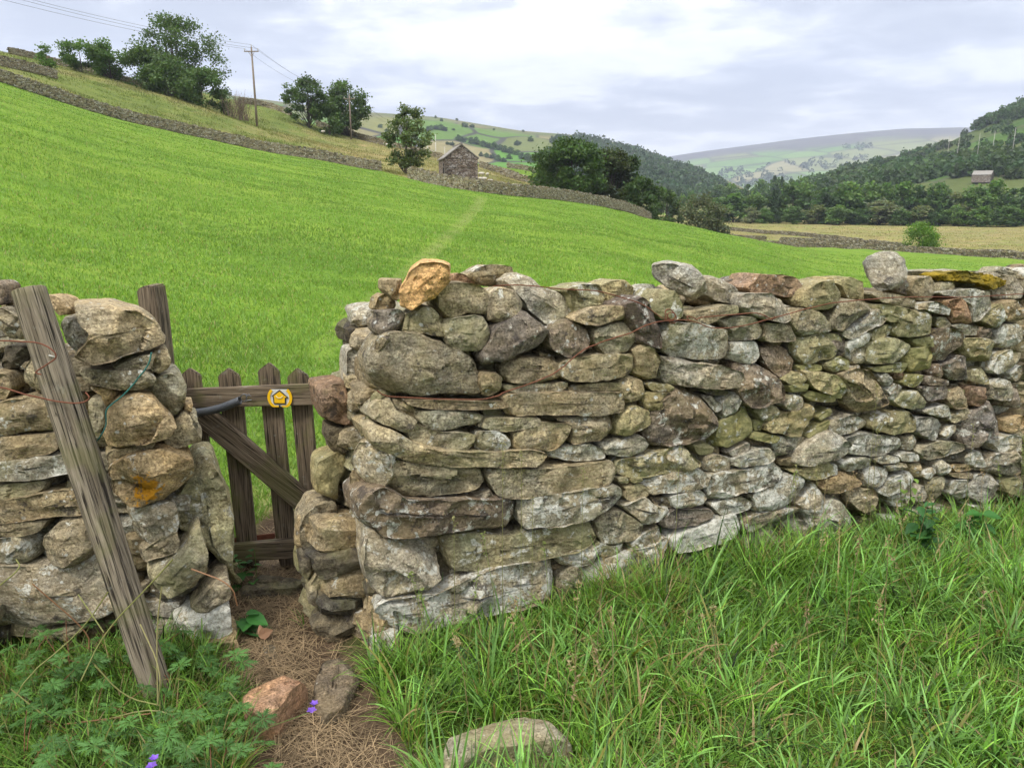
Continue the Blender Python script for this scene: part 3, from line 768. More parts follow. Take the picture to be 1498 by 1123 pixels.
H F g .01|120,600 280,585 290,700 200,740 130,680
H F w .01|370,630 480,600 490,680 380,700
H F c -.01|890,590 930,500 1050,505 1090,580 1060,640 950,675 890,640
H F w .0|850,400 900,350 980,360 985,420 940,450 870,440
H F c -.01|940,480 1020,380 1190,340 1230,480 1100,520 1050,490
H F w .0|1020,290 1150,240 1220,260 1220,340 1060,360
H F o .0|1110,150 1220,120 1220,230 1120,230
H F b .02|740,430 900,430 930,450 780,480
H F b .02|740,490 890,480 880,520 750,510
H F y .0|1100,530 1220,510 1220,640 1110,620
H F W .01|870,690 990,685 1000,715 940,725
H F W .02|480,730 620,710 620,780 500,790
H F c .0|620,800 700,750 800,790 800,880 650,920
H F W .02|330,760 440,760 440,850 350,840
H F W .01|1010,800 1130,700 1140,810 1010,880
H F w .01|610,700 720,690 720,720 640,735
H F W .03|860,740 950,750 940,800 860,800
H F w .03|480,910 600,920 590,960 500,960
H F d .02|650,390 860,345 860,400 720,430
"""
STONES_L = """
L L c -.02|300,285 370,290 460,385 435,460 370,480 330,400
L L o .12|225,180 310,195 365,270 355,285 290,285 250,240
L L b .1|0,190 40,195 70,250 50,270 0,260
L L b .06|60,200 110,205 140,280 90,290 60,250
L L p .03|-40,100 10,130 5,230 -40,240
L L b -.01|-60,250 0,245 90,300 130,330 150,400 60,415 0,360 -60,340
L L g .01|90,630 150,480 210,480 250,580 240,690 160,690
L L b .02|-50,570 30,590 60,660 20,715 -50,715
L L g .01|395,570 560,570 740,570 800,610 770,660 690,680 560,660 430,640
L L g .05|780,470 850,455 875,520 860,560 800,595 760,560
L L o .03|430,655 570,660 580,740 530,760 520,700
L L g .06|720,685 800,600 900,580 945,650 940,760 900,830 850,780 760,750
L L o -.03|530,800 600,740 690,715 790,730 900,850 860,920 700,960 540,978 520,900
L L g .02|450,700 520,710 530,850 510,900 455,880
L L g .01|540,990 800,935 770,1010 560,1060
L L b -.01|0,720 130,700 270,740 305,850 270,880 100,900 0,920 -60,900 -60,740
L L b .0|-50,920 150,905 275,890 295,970 240,1000 130,1020 -50,1045
L L w .0|-60,1050 200,1010 380,1000 385,1090 200,1123 -60,1150
L L g .06|900,850 950,790 1040,930 1020,960 880,975 820,930
P L o -.03|160,684 200,665 240,662 282,676 284,715 255,725 235,740 190,745 165,720
L L o .10|940,740 990,740 980,780 950,790
L L g .09|970,790 1010,800 1015,870 980,850
K L g .02|-40,80 165,60 160,100 100,120 -40,150
K L b .0|-40,150 150,110 310,90 330,185 150,200 50,215 -40,230
K L b .01|-40,225 175,205 150,245 90,262 -40,272
K L w .0|-40,285 90,265 125,300 110,370 -40,425
K L b -.02|125,300 200,210 330,195 345,280 310,360 250,385 150,370
K L w -.01|465,180 560,155 640,165 660,220 650,270 560,310 500,290
K L b .0|510,330 650,240 660,290 650,335 520,365
K L c -.02|-60,400 130,385 370,365 420,460 420,555 200,610 0,645 -60,640
K L g -.03|545,400 620,375 680,330 720,265 740,250 768,330 770,420 720,480 640,505 570,480
J L y .10|140,650 230,495 310,500 345,600 385,700 400,880 405,1060 350,960 300,850 240,765 180,780
K L b .0|700,540 800,440 850,430 855,500 780,550 720,565
K L W .0|640,590 740,540 850,520 860,640 700,650 640,640
K L g .03|150,630 300,590 330,600 250,660
K L W .02|350,720 490,690 490,760 390,780
K L g .02|190,700 350,680 340,740 200,740
K L b -.02|700,680 880,640 890,740 720,760
K L g .04|245,60 290,40 310,95 240,95
K L b .05|170,120 290,90 300,110 180,150
L L d .08|0,440 140,440 120,560 0,560
L L g .10|790,975 880,985 985,1050 990,1123 930,1123 820,1040
L L g .02|560,560 700,500 800,480 770,560 640,575
"""
def build_wall(data, root, keep_parts, seed0, fill):
    jobs = []
    for k, line in enumerate(data.strip().splitlines()):
        head, pts = line.split('|'); reg, pl, cl, off = head.split()
        px = parse(reg, pts); jobs.append((px, pl, cl, float(off), seed0 + k))
    def area(px):
        return abs(sum(px[i][0] * px[(i + 1) % len(px)][1] - px[(i + 1) % len(px)][0] * px[i][1] for i in range(len(px))))
    order = sorted(range(len(jobs)), key=lambda i: -area(jobs[i][0])); big = set(order[:keep_parts])
    rub = MB(); nodes = []
    for i, (px, pl, cl, off, sd) in enumerate(jobs):
        p0, n, u = plane_of(pl, off); w = np.cross(n, u)
        pts = np.array([on_plane(x, y, p0, n) for x, y in px]) - p0
        uv = np.stack([pts @ u, pts @ w], 1)
        size = np.ptp(uv, axis=0); dep = float(np.clip(size.min() * 1.6, .12, .28))
        V, Fc, ctr = stone_geo(uv, p0, n, u, dep, sd, bulge=.7 if pl in 'EQC' else 1.0, grow=1.06, bdir=(lambda q: (q / np.linalg.norm(q)))((p0 + uv.mean(0)[0] * u) * np.array([1, 1, 0.])) if pl == 'L' and max(a_[0] for a_ in px) > 225 else None)
        col, par = stone_look(cl, sd)
        sp = np.zeros(len(V))
        for (sx, sy, sr, q) in SPOTS:
            if q == (pl, i, seed0): sp = np.maximum(sp - 3 * (sp == 0), 1.25 - np.linalg.norm(V - on_plane(sx, sy, p0 + n * .02, n), axis=1) / sr * .75)
        if i in big:
            m = MB(); m.add(V, Fc, col=col, par=par, spot=sp)
            o = m.build('stone', M['stone'], root, loc=tuple(ctr)); nodes.append(o)
            if cl in LBL: o['label'] = LBL[cl]
        else: rub.add(V, Fc, col=col, par=par, spot=sp)
    for (V, Fc, ctr, cl, sd) in fill():
        col, par = stone_look(cl, sd); rub.add(V, Fc, col=col, par=par, spot=np.zeros(len(V)))
    tag(rub.build('small_stones', M['stone'], root, loc=WL[root.name]), kind='stuff')
LBL = {'O': 'orange sandstone', 'Y': 'stone green with algae', 'x': 'pinkish stone with dark crust and an orange lichen spot', 'W': 'stone white with lichen', 'r': 'reddish brown stone', 'p': 'purplish dark stone'}
def stone_look(cl, sd):
    r = np.random.RandomState(sd + 999); c, p = CLS[cl]
    v = r.uniform(.8, 1.2); hue = r.uniform(-.06, .06)
    return np.array([c[0] * v * (1 + hue), c[1] * v, c[2] * v * (1 - hue * 1.5)]), np.array([p[0] + r.uniform(-.12, .12), p[1] + r.uniform(-.1, .12), p[2] + r.uniform(-.12, .12)])
SPOTS = []
def rock(center, ax3, seed, res=(14, 9)):
    """irregular rock: ax3 = 3 half-axis vectors"""
    r = np.random.RandomState(seed); m, n = res[1], res[0]
    th = np.linspace(0, math.pi, m); ph = np.arange(n) * 2 * math.pi / n
    T, Pp = np.meshgrid(th, ph, indexing='ij'); D = np.stack([np.sin(T) * np.cos(Pp), np.sin(T) * np.sin(Pp), np.cos(T)], -1).reshape(-1, 3)
    q = np.sign(D) * np.abs(D) ** .62; q /= (np.abs(q) ** 3.2).sum(1)[:, None] ** (1 / 3.2)
    q = q * (1 + .22 * fbm(D * 1.5 + r.uniform(-9, 9, 3), 2, 2) + .08 * fbm(D * 4 + r.uniform(-9, 9, 3), 2, 7))[:, None]
    V = center + q @ np.asarray(ax3)
    i = np.arange(m - 1)[:, None] * n; j = np.arange(n)[None]; j2 = (j + 1) % n
    return V, [np.stack([i + j, i + n + j, i + n + j2, i + j2], -1).reshape(-1, 4)]
def rnd_rock(c, u, n, w, su, sn, sw, sd):
    r = np.random.RandomState(sd); a = r.uniform(-.25, .25); b = r.uniform(-.2, .2)
    uu = u * math.cos(a) + w * math.sin(a); ww = -u * math.sin(a) + w * math.cos(a)
    return rock(c, [uu * su, (n + b * u) * sn, ww * sw], sd)
def line_fill(p_start, u, n, length, topf, thick, seed, cls, back=True, front_from=0.0, endcut=None):
    """hearting rocks filling the body, plus a face of rocks on the far side"""
    r = np.random.RandomState(seed); z3 = np.array([0, 0, 1.0]); out = []
    s = 0.05
    def add(c, su, sn, sw):
        sd = r.randint(1 << 30); V, Fc = rnd_rock(c, u, n, z3, su, sn, sw, sd); out.append((V, Fc, c, cls[r.randint(len(cls))], sd % 100000))
    layers = [.205, .36] + ([thick - .08] if back else [])
    for dpt in layers:
        z = .04
        while z < 1.5:
            hh = r.uniform(.045, .085); x = r.uniform(0, .1) + .06
            while x < length:
                wd = r.uniform(.07, .17)
                T = topf(x)
                if z + hh < T - (.06 if dpt < thick - .1 else .0) and (endcut is None or x < endcut(z, dpt)): add(p_start + u * x - n * (dpt + z * .06) + z3 * (z), wd * .62, .12, hh * .66)
                x += wd
            z += hh
    return out
# ------------------------------------------------------------------ build the two near walls
P0 = PL['F'][0]
TOPS_R = [(0, 1.12), (.1, 1.25), (.5, 1.30), (1.4, 1.27), (2.2, 1.25), (3.2, 1.2), (6, 1.15)]
def top_r(x): return np.interp(x, [t[0] for t in TOPS_R], [t[1] for t in TOPS_R])
def fill_right():
    out = line_fill(P0, U_F, N_F, 3.75, lambda x: top_r(x) - .03, .62, 5, 'bddbcg')
    r = np.random.RandomState(44); z3 = np.array([0, 0, 1.0])
    for dpt, xs in ((.26, .06), (.38, .03), (.48, .01), (.57, .0), (.27, -.14), (.40, -.16)):
        z = .0
        while z < (.40 if xs < -.1 else .98 if dpt > .3 else 1.08):
            hh = r.uniform(.07, .12); sd = r.randint(1 << 30); V, Fc = rnd_rock(P0 + U_F * (xs + .05 + .10 * (z > .9) + r.uniform(-.015, .02)) - N_F * dpt + z3 * (z + hh / 2), U_F, N_F, z3, .11, .10, hh * .62, sd)
            out.append((V, Fc, None, 'bgygbd'[r.randint(6)], sd % 99999)); z += hh * .95
    # the run of wall beyond the right edge of the photograph: full face
    r = np.random.RandomState(4); z3 = np.array([0, 0, 1.0])
    for dpt in (.06, .2, .36, .52):
        z = .05
        while z < 1.2:
            hh = r.uniform(.05, .10); x = 3.62 + r.uniform(0, .1)
            while x < 6.2:
                wd = r.uniform(.1, .28); sd = r.randint(1 << 30)
                V, Fc = rnd_rock(P0 + U_F * (x + wd / 2) - N_F * (dpt + z * .06) + z3 * z, U_F, N_F, z3, wd * .52, .12, hh * .55, sd)
                out.append((V, Fc, None, 'gwwcbpy'[r.randint(7)], sd % 99999)); x += wd
            z += hh
    # second layer just behind the traced face, closing the gaps with shadowed stone
    return out
SPOTS += [(970, 495, .018, ('F', 0, 0))]
wr = empty('stone_wall', (P0[0] + .3, P0[1] + .2, 0), 'long lichen-covered dry stone wall running right from the gateway into the grass', 'stone wall')
lines = [l for l in STONES_R.strip().splitlines()]
ix = [i for i, l in enumerate(lines) if l.split('|')[0].split()[2] == 'x'][0]
SPOTS = [(970, 497, .022, ('F', ix, 1000))]
ll = STONES_L.strip().splitlines(); il = [i for i, l in enumerate(ll) if l.startswith('P L o')][0]
SPOTS += [(209, 724, .062, ('L', il, 3000)), (222, 718, .04, ('L', il, 3000)), (195, 730, .04, ('L', il, 3000))]
build_wall(STONES_R, wr, 100, 1000, fill_right)
PLp, PLn, PLu = PL['L']
def fill_left():
    st = PLp - PLu * 2.0
    out = line_fill(st, PLu, PLn, 2.05, lambda x: 1.12 if x < 1.4 else 1.17, .55, 15, 'bddcb', endcut=lambda z, d: 2.0 - .14 * z - .45 * d)
    r = np.random.RandomState(8); z3 = np.array([0, 0, 1.0])
    for dpt in (.05, .2, .36):
        z = .05
        while z < 1.18:
            hh = r.uniform(.05, .11); x = -.6 - r.uniform(0, .1) - .12
            while x > -3.2:
                wd = r.uniform(.14, .34); sd = r.randint(1 << 30)
                V, Fc = rnd_rock(PLp + PLu * (x - wd / 2) - PLn * (dpt + z * .06) + z3 * z, PLu, PLn, z3, wd * .52, .12, hh * .55, sd)
                out.append((V, Fc, None, 'gbbcwp'[r.randint(6)], sd % 99999)); x -= wd
            z += hh
    return out
wl = empty('stone_wall', (-1.9, 2.75, 0), 'short dry stone wall left of the gate with a round wooden post leaning on it', 'stone wall')
build_wall(STONES_L, wl, 60, 3000, fill_left)
# loose stones lying on the walls and in the ground : things of their own
def loose(name, label, cat, reg, pts, pl, cl, off, sd, dep=None, bulge=1.0, rough=1.0, z=None, group=None):
    p0, n, u = plane_of(pl, off)
    if z is not None: p0 = np.array([0, 0, z])
    else:                                                # free-standing on top: broad side towards the path
        q = np.mean([on_plane(x, y, p0, n) for x, y in parse(reg, pts)], axis=0); n = -(q - CAM) * [1, 1, 0]; n = n / np.linalg.norm(n); u = np.array([-n[1], n[0], 0]); p0 = q
    w = np.cross(n, u); P = np.array([on_plane(x, y, p0, n) for x, y in parse(reg, pts)]) - p0
    uv = np.stack([P @ u, P @ w], 1); d = dep or float(np.clip(np.ptp(uv, axis=0).min() * 1.2, .12, .26))
    V, Fc, ctr = stone_geo(uv, p0, n, u, d, sd, bulge, rough); col, par = stone_look(cl, sd)
    m = MB(); m.add(V, Fc, col=col, par=par, spot=np.zeros(len(V)))
    o = m.build(name, M['stone'], None, loc=tuple(ctr)); return tag(o, label, cat, group)
loose('sandstone_block', 'bright orange sandstone block lying on top of the wall end beside the gateway', 'stone', 'A', '500,322 508,215 555,130 615,80 650,82 735,88 780,100 775,190 735,225 700,275 620,300 570,332', 'F', 'O', -.03, 51, .2, 1.0)
loose('boulder', 'rounded grey boulder perched high on top of the right wall', 'stone', 'G', '165,120 210,75 300,42 390,45 450,90 472,170 440,250 390,290 300,295 240,270 190,190', 'F', 'c', .05, 52, .2, 1.3)
loose('coping_stone', 'tilted pale grey slab resting on top of the wall near its middle', 'stone', 'P', '950,388 972,385 1010,390 1030,405 1035,425 1025,440 1010,442 985,430 965,418 951,405', 'F', 'c', .05, 53, .22)
loose('capstone', 'large domed ochre capstone on the left wall between the leaning post and square post', 'stone', 'L', '365,240 560,240 740,270 820,345 865,430 780,465 640,500 550,540 470,555 370,520 400,470 430,440 455,380 400,330', 'L', 'o', -.04, 54, .3, 1.3)
loose('flat_stone', 'reddish sandstone lying in the trodden gap', 'stone', 'S', '125,410 200,375 365,330 375,360 320,420 255,500 190,505 145,470', 'G', 'R', 0, 55, .14, .6, .6, z=.11)
loose('flat_stone', 'brown half-buried stone at the foot of the wall end', 'stone', 'S', '400,360 440,300 490,265 530,290 565,360 530,420 500,480 420,510 390,440', 'G', 'm', 0, 56, .12, .6, .5, z=.05)
loose('flat_stone', 'triangular grey stone sunk in the long grass at the bottom of the view', 'stone', 'S', '870,565 960,540 1040,450 1110,432 1200,500 1330,545 1352,580 1200,610 1060,630 970,660 885,712 868,660', 'G', 'g', 0, 57, .16, .4, .6, z=.12)
loose('threshold_stone', 'dark stone step under the wooden gate', 'stone', 'P', '345,838 440,834 450,850 430,858 350,862', 'G', 'd', 0, 58, .1, .4, z=.05)
loose('flat_stone', 'small grey stone beside the trodden straw', 'stone', 'S', '205,250 250,248 268,300 225,305', 'G', 'd', 0, 59, .08, .5, z=.015)
# moss cushion on the flat slab
def moss():
    p0, n, u = plane_of('F', .05); w = np.cross(n, u)
    P = np.array([on_plane(x, y, p0, n) for x, y in parse('G', '672,200 720,182 800,172 900,185 1010,195 1120,240 1100,262 1040,272 1000,285 920,250 850,235 760,232 700,235')]) - p0
    V, Fc, c = stone_geo(np.stack([P @ u, P @ w], 1), p0, n, u, .12, 77, 1.3, .9, n_out=110)
    V = V + .007 * np.stack([fbm(V * 70, 3, 1), fbm(V * 70, 3, 2), fbm(V * 70, 3, 3)], 1); V[:, 2] += .012
    m = MB(); m.add(V, Fc); tag(m.build('moss_cushion', M['moss'], None, loc=tuple(c)), 'yellow-green moss cushion on the flat slab on top of the wall, far right', 'moss')
moss()
# ------------------------------------------------------------------ wires
def px_wire(name, pts, pl, off, rad, mat, label, cat, parent=None, extra=None):
    p0, n, u = plane_of(pl, off); m = MB()
    for k, seg in enumerate(pts):
        P = smooth_path([on_plane(x, y, p0, n) for x, y in seg], 2); P = P + n * (.006 * fbm(P * 25, 2, 5 + k))[:, None]
        V, Fc = tube(P, rad, 6); m.add(V, Fc)
    o = m.build(name, mat, parent, loc=tuple(P[0])); return tag(o, label, cat) if label else o
px_wire('rusty_wire', [
    parse('C', '75,205 180,198 300,205 430,222 560,225 640,235 760,270 850,300 920,355 960,378 1020,380') + parse('E', '100,465 170,480 240,515 330,518 420,512 560,480 700,440 850,400 950,375 1050,355 1120,350') + parse('G', '100,345 250,335 350,325 480,322 650,320 800,325 1000,315 1200,300') + [(1540, 430)],
    parse('A', '390,740 430,770 560,778 700,785 900,788 960,785 1030,760') + parse('C', '110,755 250,715 400,650 500,560 580,510 700,470 800,440 870,400 960,380 1000,385'),
    parse('C', '960,380 955,330 985,320 1015,360 990,385 960,350 1000,335 1020,375 1010,400 975,390 965,345'),
    parse('E', '120,470 100,440 150,450 170,470 170,455 250,445 440,430 520,420 590,430 640,465 680,450'),
    parse('E', '640,470 655,450 650,475 665,445')], 'F', -.055, .0022, M['rust'], 'rusty fence wire strung along the upper stones of the right wall', 'wire')
px_wire('rusty_wire', [parse('L', '-60,415 0,415 100,420 160,420 230,435 285,470 290,505 240,540 190,570 185,580 215,588'),
    parse('L', '-60,645 0,655 100,680 200,710 300,730 380,738 440,730 468,705 440,680')], 'L', -.222, .0024, M['rust'], 'rusty wire wrapped round the leaning post on the left wall', 'wire')
px_wire('green_wire', [parse('L', '778,475 765,540 700,620 640,690 580,735 540,770 545,850 520,910 460,960 410,1030 390,1090')], 'L', -.10, .0024, M['greenwire'], 'thin blue-green coated wire trailing down from the domed capstone', 'wire')
# ------------------------------------------------------------------ leaning round post
def post():
    top = at_y(42, 424, 2.44); bot = at_y(222, 985, 2.22); bot = bot + (bot - top) * .06
    ax = (bot - top); Lh = np.linalg.norm(ax); ax /= Lh; n = 40; m = 60
    a = np.cross(ax, [0, 1, 0]); a /= np.linalg.norm(a); b = np.cross(ax, a)
    V = []
    for i in range(m):
        t = i / (m - 1); th = np.arange(n) * 2 * math.pi / n
        R = .0495 + .003 * math.sin(t * 5)
        g = vnoise(np.stack([np.cos(th) * 9, np.sin(th) * 9, np.full(n, t * 2.2)], 1), 3) * .0022
        crack = np.zeros(n)
        for c0, wd, t0, t1 in ((.4, .05, .1, .8), (1.1, .06, 0, .6), (1.8, .05, .3, 1), (2.5, .05, 0, .7), (5.9, .05, .2, .9), (4.55, .07, .0, .75), (5.2, .05, .35, 1), (4.0, .05, .1, .5), (3.4, .05, 0, .6)):
            cc = c0 + .12 * math.sin(t * 7 + c0)
            if t0 <= t <= t1: crack = crack + np.exp(-((th - cc) / wd) ** 2) * .016 * min(1, (t - t0) * 8 + .3, (t1 - t) * 8)
        kn = sum(.008 * np.exp(-(((th - kc) / .22) ** 2 + ((t - kt) * Lh / .022) ** 2)) for kc, kt in ((4.6, .50), (4.3, .33), (4.9, .70), (5.3, .24)))
        r_ = R + g - crack + kn
        slant = (-.006 * np.cos(th)) if i == 0 else 0
        V.append(top + ax * (t * Lh) + (r_ * np.cos(th))[:, None] * a + (r_ * np.sin(th))[:, None] * b)
    V.append(V[0] * .9 + (top) * .1 - ax * .003); V = [V[-1]] + V[:-1]; m += 1
    V = np.concatenate(V); i = np.arange(m - 1)[:, None] * n; j = np.arange(n)[None]; j2 = (j + 1) % n
    Fq = np.stack([i + j, i + j2, i + n + j2, i + n + j], -1).reshape(-1, 4)
    Fs = [Fq, np.arange(n)[None, ::-1], (np.arange(n) + (m - 1) * n)[None]]
    R3 = np.stack([a, b, ax]); Vl = (V - top) @ R3.T                # local: z along the post so the grain follows it
    o = bpy.data.objects.new('fence_post', mesh_np('fence_post', Vl, Fs, M['post'])); COL.objects.link(o)
    Mx = Matrix.Identity(4)
    for c in range(3):
        for rr in range(3): Mx[rr][c] = float(R3[c][rr])
    for rr in range(3): Mx[rr][3] = float(top[rr])
    o.matrix_world = Mx; WL[o.name] = tuple(top)
    tag(o, 'weathered round post leaning against the left wall with wire wrapped round it', 'post'); return o, top, ax, a, b
PST, ptop, pax, pa, pb = post()
st = MB(); V, Fc = tube(smooth_path([at_y(68, 520, 2.405), at_y(70, 519, 2.355), at_y(82, 523, 2.36), at_y(83, 524, 2.41)], 1), .0022, 6); st.add(V, Fc)
tag(st.build('fence_staple', M['galv'], None, loc=tuple(at_y(70, 520, 2.4))), 'bright metal staple driven into the leaning post over the rusty wire', 'staple')
# ------------------------------------------------------------------ boards cut from traced outlines at a distance Y
def board(name, pts, Y, thick, mat, parent, reg='J', bev=.004, label=None, along=None):
    import bmesh
    P = [at_y(x, y, Y) for x, y in parse(reg, pts)]
    bm = bmesh.new(); vs = [bm.verts.new(p) for p in P]; f = bm.faces.new(vs); bm.normal_update()
    if f.normal.y > 0: f.normal_flip()
    r = bmesh.ops.extrude_face_region(bm, geom=[f]); bmesh.ops.translate(bm, verts=[g for g in r['geom'] if isinstance(g, bmesh.types.BMVert)], vec=(0, thick, 0))
    bmesh.ops.recalc_face_normals(bm, faces=bm.faces)
    bmesh.ops.bevel(bm, geom=bm.edges[:], offset=bev, segments=2, affect='EDGES', clamp_overlap=True)
    c = np.mean(P, axis=0)
    # local frame: z along the board so the grain runs with it
    d = np.array(along if along is not None else [0, 0, 1.0]); d = d / np.linalg.norm(d); x = np.cross([0, 1, 0], d); R3 = np.stack([x, [0, 1, 0], d])
    for v in bm.verts: v.co = Vector(R3 @ (np.array(v.co) - c))
    me = bpy.data.meshes.new(name); bm.to_mesh(me); bm.free(); me.materials.append(mat)
    for p in me.polygons: p.use_smooth = False
    o = bpy.data.objects.new(name, me); COL.objects.link(o)
    Mx = Matrix.Identity(4)
    for cc in range(3):
        for rr in range(3): Mx[rr][cc] = float(R3[cc][rr])
    base = Vector(WL[parent.name]) if parent else Vector((0, 0, 0))
    for rr in range(3): Mx[rr][3] = float(c[rr]) - base[rr]
    if parent: o.parent = parent
    o.matrix_local = Mx; WL[o.name] = tuple(c)
    if label: o['label'] = label
    return o
GY = 3.14
gate = empty('wooden_gate', (-1.02, GY, 0), 'small weathered picket gate with a diagonal brace in the gap between the walls', 'gate')
for pts in ('180,135 212,108 258,135 300,450 330,700 270,700', '332,140 372,108 420,140 437,270 490,830 503,955 465,960 430,950 410,830 345,280',
            '495,120 540,85 582,120 598,270 650,810 662,925 620,933 588,930 570,810 512,270', '616,145 655,108 702,140 718,262 768,830 775,930 730,932 700,925 690,810 633,262'):
    board('picket', pts, GY, .022, M['gatewood'], gate)
board('top_rail', '190,198 745,176 750,260 195,273', GY - .042, .04, M['gatewood'], gate, along=(1, 0, .02))
board('bottom_rail', '330,842 670,812 760,806 770,880 675,887 395,907 335,905', GY - .042, .04, M['gatewood'], gate, along=(1, 0, .02))
board('brace', '238,292 312,284 770,684 700,735 690,725 255,352', GY - .046, .04, M['gatewood'], gate, along=(1, 0, -.85))
hg = board('hinge_strap', '340,812 565,785 570,800 552,817 340,843', GY + .03, .006, M['rust'], gate, bev=.001)
# spring
def spring():
    a = at_y(200 + 215 / 2.807, 500 + 292 / 2.807, GY - .085); b = at_y(200 + 425 / 2.807, 500 + 240 / 2.807, GY - .085)
    n = 1100; t = np.linspace(0, 1, n); d = b - a; L = np.linalg.norm(d); d /= L; x = np.cross(d, [0, 1, 0]); x /= np.linalg.norm(x); y = np.cross(d, x)
    turns = 42; ph = t * turns * 2 * math.pi; sag = -.012 * np.sin(t * math.pi)
    P = a + d * (t * L)[:, None] + (.0145 * np.cos(ph))[:, None] * x + (.0145 * np.sin(ph))[:, None] * y; P[:, 2] += sag
    m = MB(); V, Fc = tube(P, .0026, 6); m.add(V, Fc)
    core = a + d * (t[::50] * L)[:, None]; core[:, 2] += sag[::50]; V, Fc = tube(core, .0095, 10); m.add(V, Fc)
    o = m.build('gate_spring', M['steel'], gate, loc=tuple(a))
    hk = MB(); J = lambda s: [at_y(x, y, GY - .062) for x, y in parse('J', s)]
    for s in ('420,238 428,222 440,212 452,222 450,240 438,246 430,240', '445,215 470,222', '440,245 455,240 472,238', '452,226 462,214'):
        V, Fc = tube(smooth_path(J(s), 1), .0022, 6); hk.add(V, Fc)
    hk.build('hook', M['steel'], o, loc=tuple(b))
spring()
# footpath marker disc on the top rail
def disc():
    c = at_y(409.8, 581.3, GY - .043); k = np.linalg.norm(at_y(410.8, 581.3, GY - .043) - c)    # metres per photo pixel
    o = empty('marker_disc', c, parent=gate)
    def flat(name, P, y, mat, th=.0015):
        P = np.array(P); n = len(P); V = np.concatenate([np.stack([P[:, 0] * k, np.full(n, -y), P[:, 1] * k], 1), np.stack([P[:, 0] * k, np.full(n, -y + th), P[:, 1] * k], 1)]) + c
        m = MB(); i = np.arange(n); i2 = (i + 1) % n
        m.add(V, [np.arange(n)[None], (np.arange(n) + n)[None, ::-1], np.stack([i2, i, i + n, i2 + n], 1)]); return m.build(name, mat, o, smooth=False, loc=tuple(c))
    th = np.linspace(0, 2 * math.pi, 60, endpoint=False); C = np.stack([np.cos(th) * 17.8, np.clip(np.sin(th) * 17.8, -13.6, 12.6)], 1)
    flat('backing', C * .98, .003, M['white'], .003)
    m = MB()
    for s0, s1 in ((math.radians(133), math.radians(262)), (math.radians(278), math.radians(407))):
        t_ = np.linspace(s0, s1, 30); O = np.stack([np.cos(t_) * 18, np.clip(np.sin(t_) * 17.8, -14.0, 13)], 1); I = np.stack([np.cos(t_) * 14.0, np.clip(np.sin(t_) * 14.2, -12, 12)], 1)
        P = np.concatenate([O, I]); n = 30; V = np.concatenate([np.stack([P[:, 0] * k, np.full(60, -.006), P[:, 1] * k], 1), np.stack([P[:, 0] * k, np.full(60, -.001), P[:, 1] * k], 1)]) + c
        i = np.arange(n - 1); m.add(V, [np.stack([i, i + 1, i + 31, i + 30], 1)[:, ::-1], np.stack([i, i + 1, i + 61, i + 60], 1), np.stack([i + 30, i + 31, i + 91, i + 90], 1)[:, ::-1]])
    m.build('ring', M['yellow'], o, smooth=False, loc=tuple(c))
    arrow = [(-8.5, -8), (7.8, -8.6), (8.3, .6), (11.5, .8), (.6, 10.5), (-9.2, 3.6), (-8.6, 3.0)]
    flat('arrow_outline', [(-9.4, -9), (8.6, -9.6), (9, -.2), (13.2, -.2), (.6, 12.2), (-12, 2.6), (-9.6, 2.2)], .0075, M['black'])
    flat('arrow', [(x * .92, y * .92 + .1) for x, y in arrow], .0092, M['yellow'])
    pp = MB()
    for q in np.linspace(math.radians(195), math.radians(345), 7):
        V, Fc = rock(c + np.array([math.cos(q) * 4.3 * k, -.0108, (math.sin(q) * 3.4 + 3.4) * k]), np.diag([1.0 * k, .0006, 1.0 * k]), 3, (8, 5)); pp.add(V, Fc)
    pp.build('motif', M['pale'], o, loc=tuple(c))
    nl = MB(); V, Fc = rock(c + np.array([-.6 * k, -.0105, -11.3 * k]), np.diag([1.3 * k, .003, 1.3 * k]), 4, (10, 6)); nl.add(V, Fc); nl.build('nail', M['black'], o, loc=tuple(c))
disc()
# square hanging post behind the left wall
board('gate_post', '199,424 210,418 225,419 231,455 245,580 262,760 276,900 255,900 240,760 222,580 203,455', GY + .06, .11, M['railwood'] if False else M['gatewood'], None, reg='P', bev=.006)
tag(bpy.data.objects['gate_post'], 'square sawn post standing behind the domed capstone at the gate hinge', 'post')
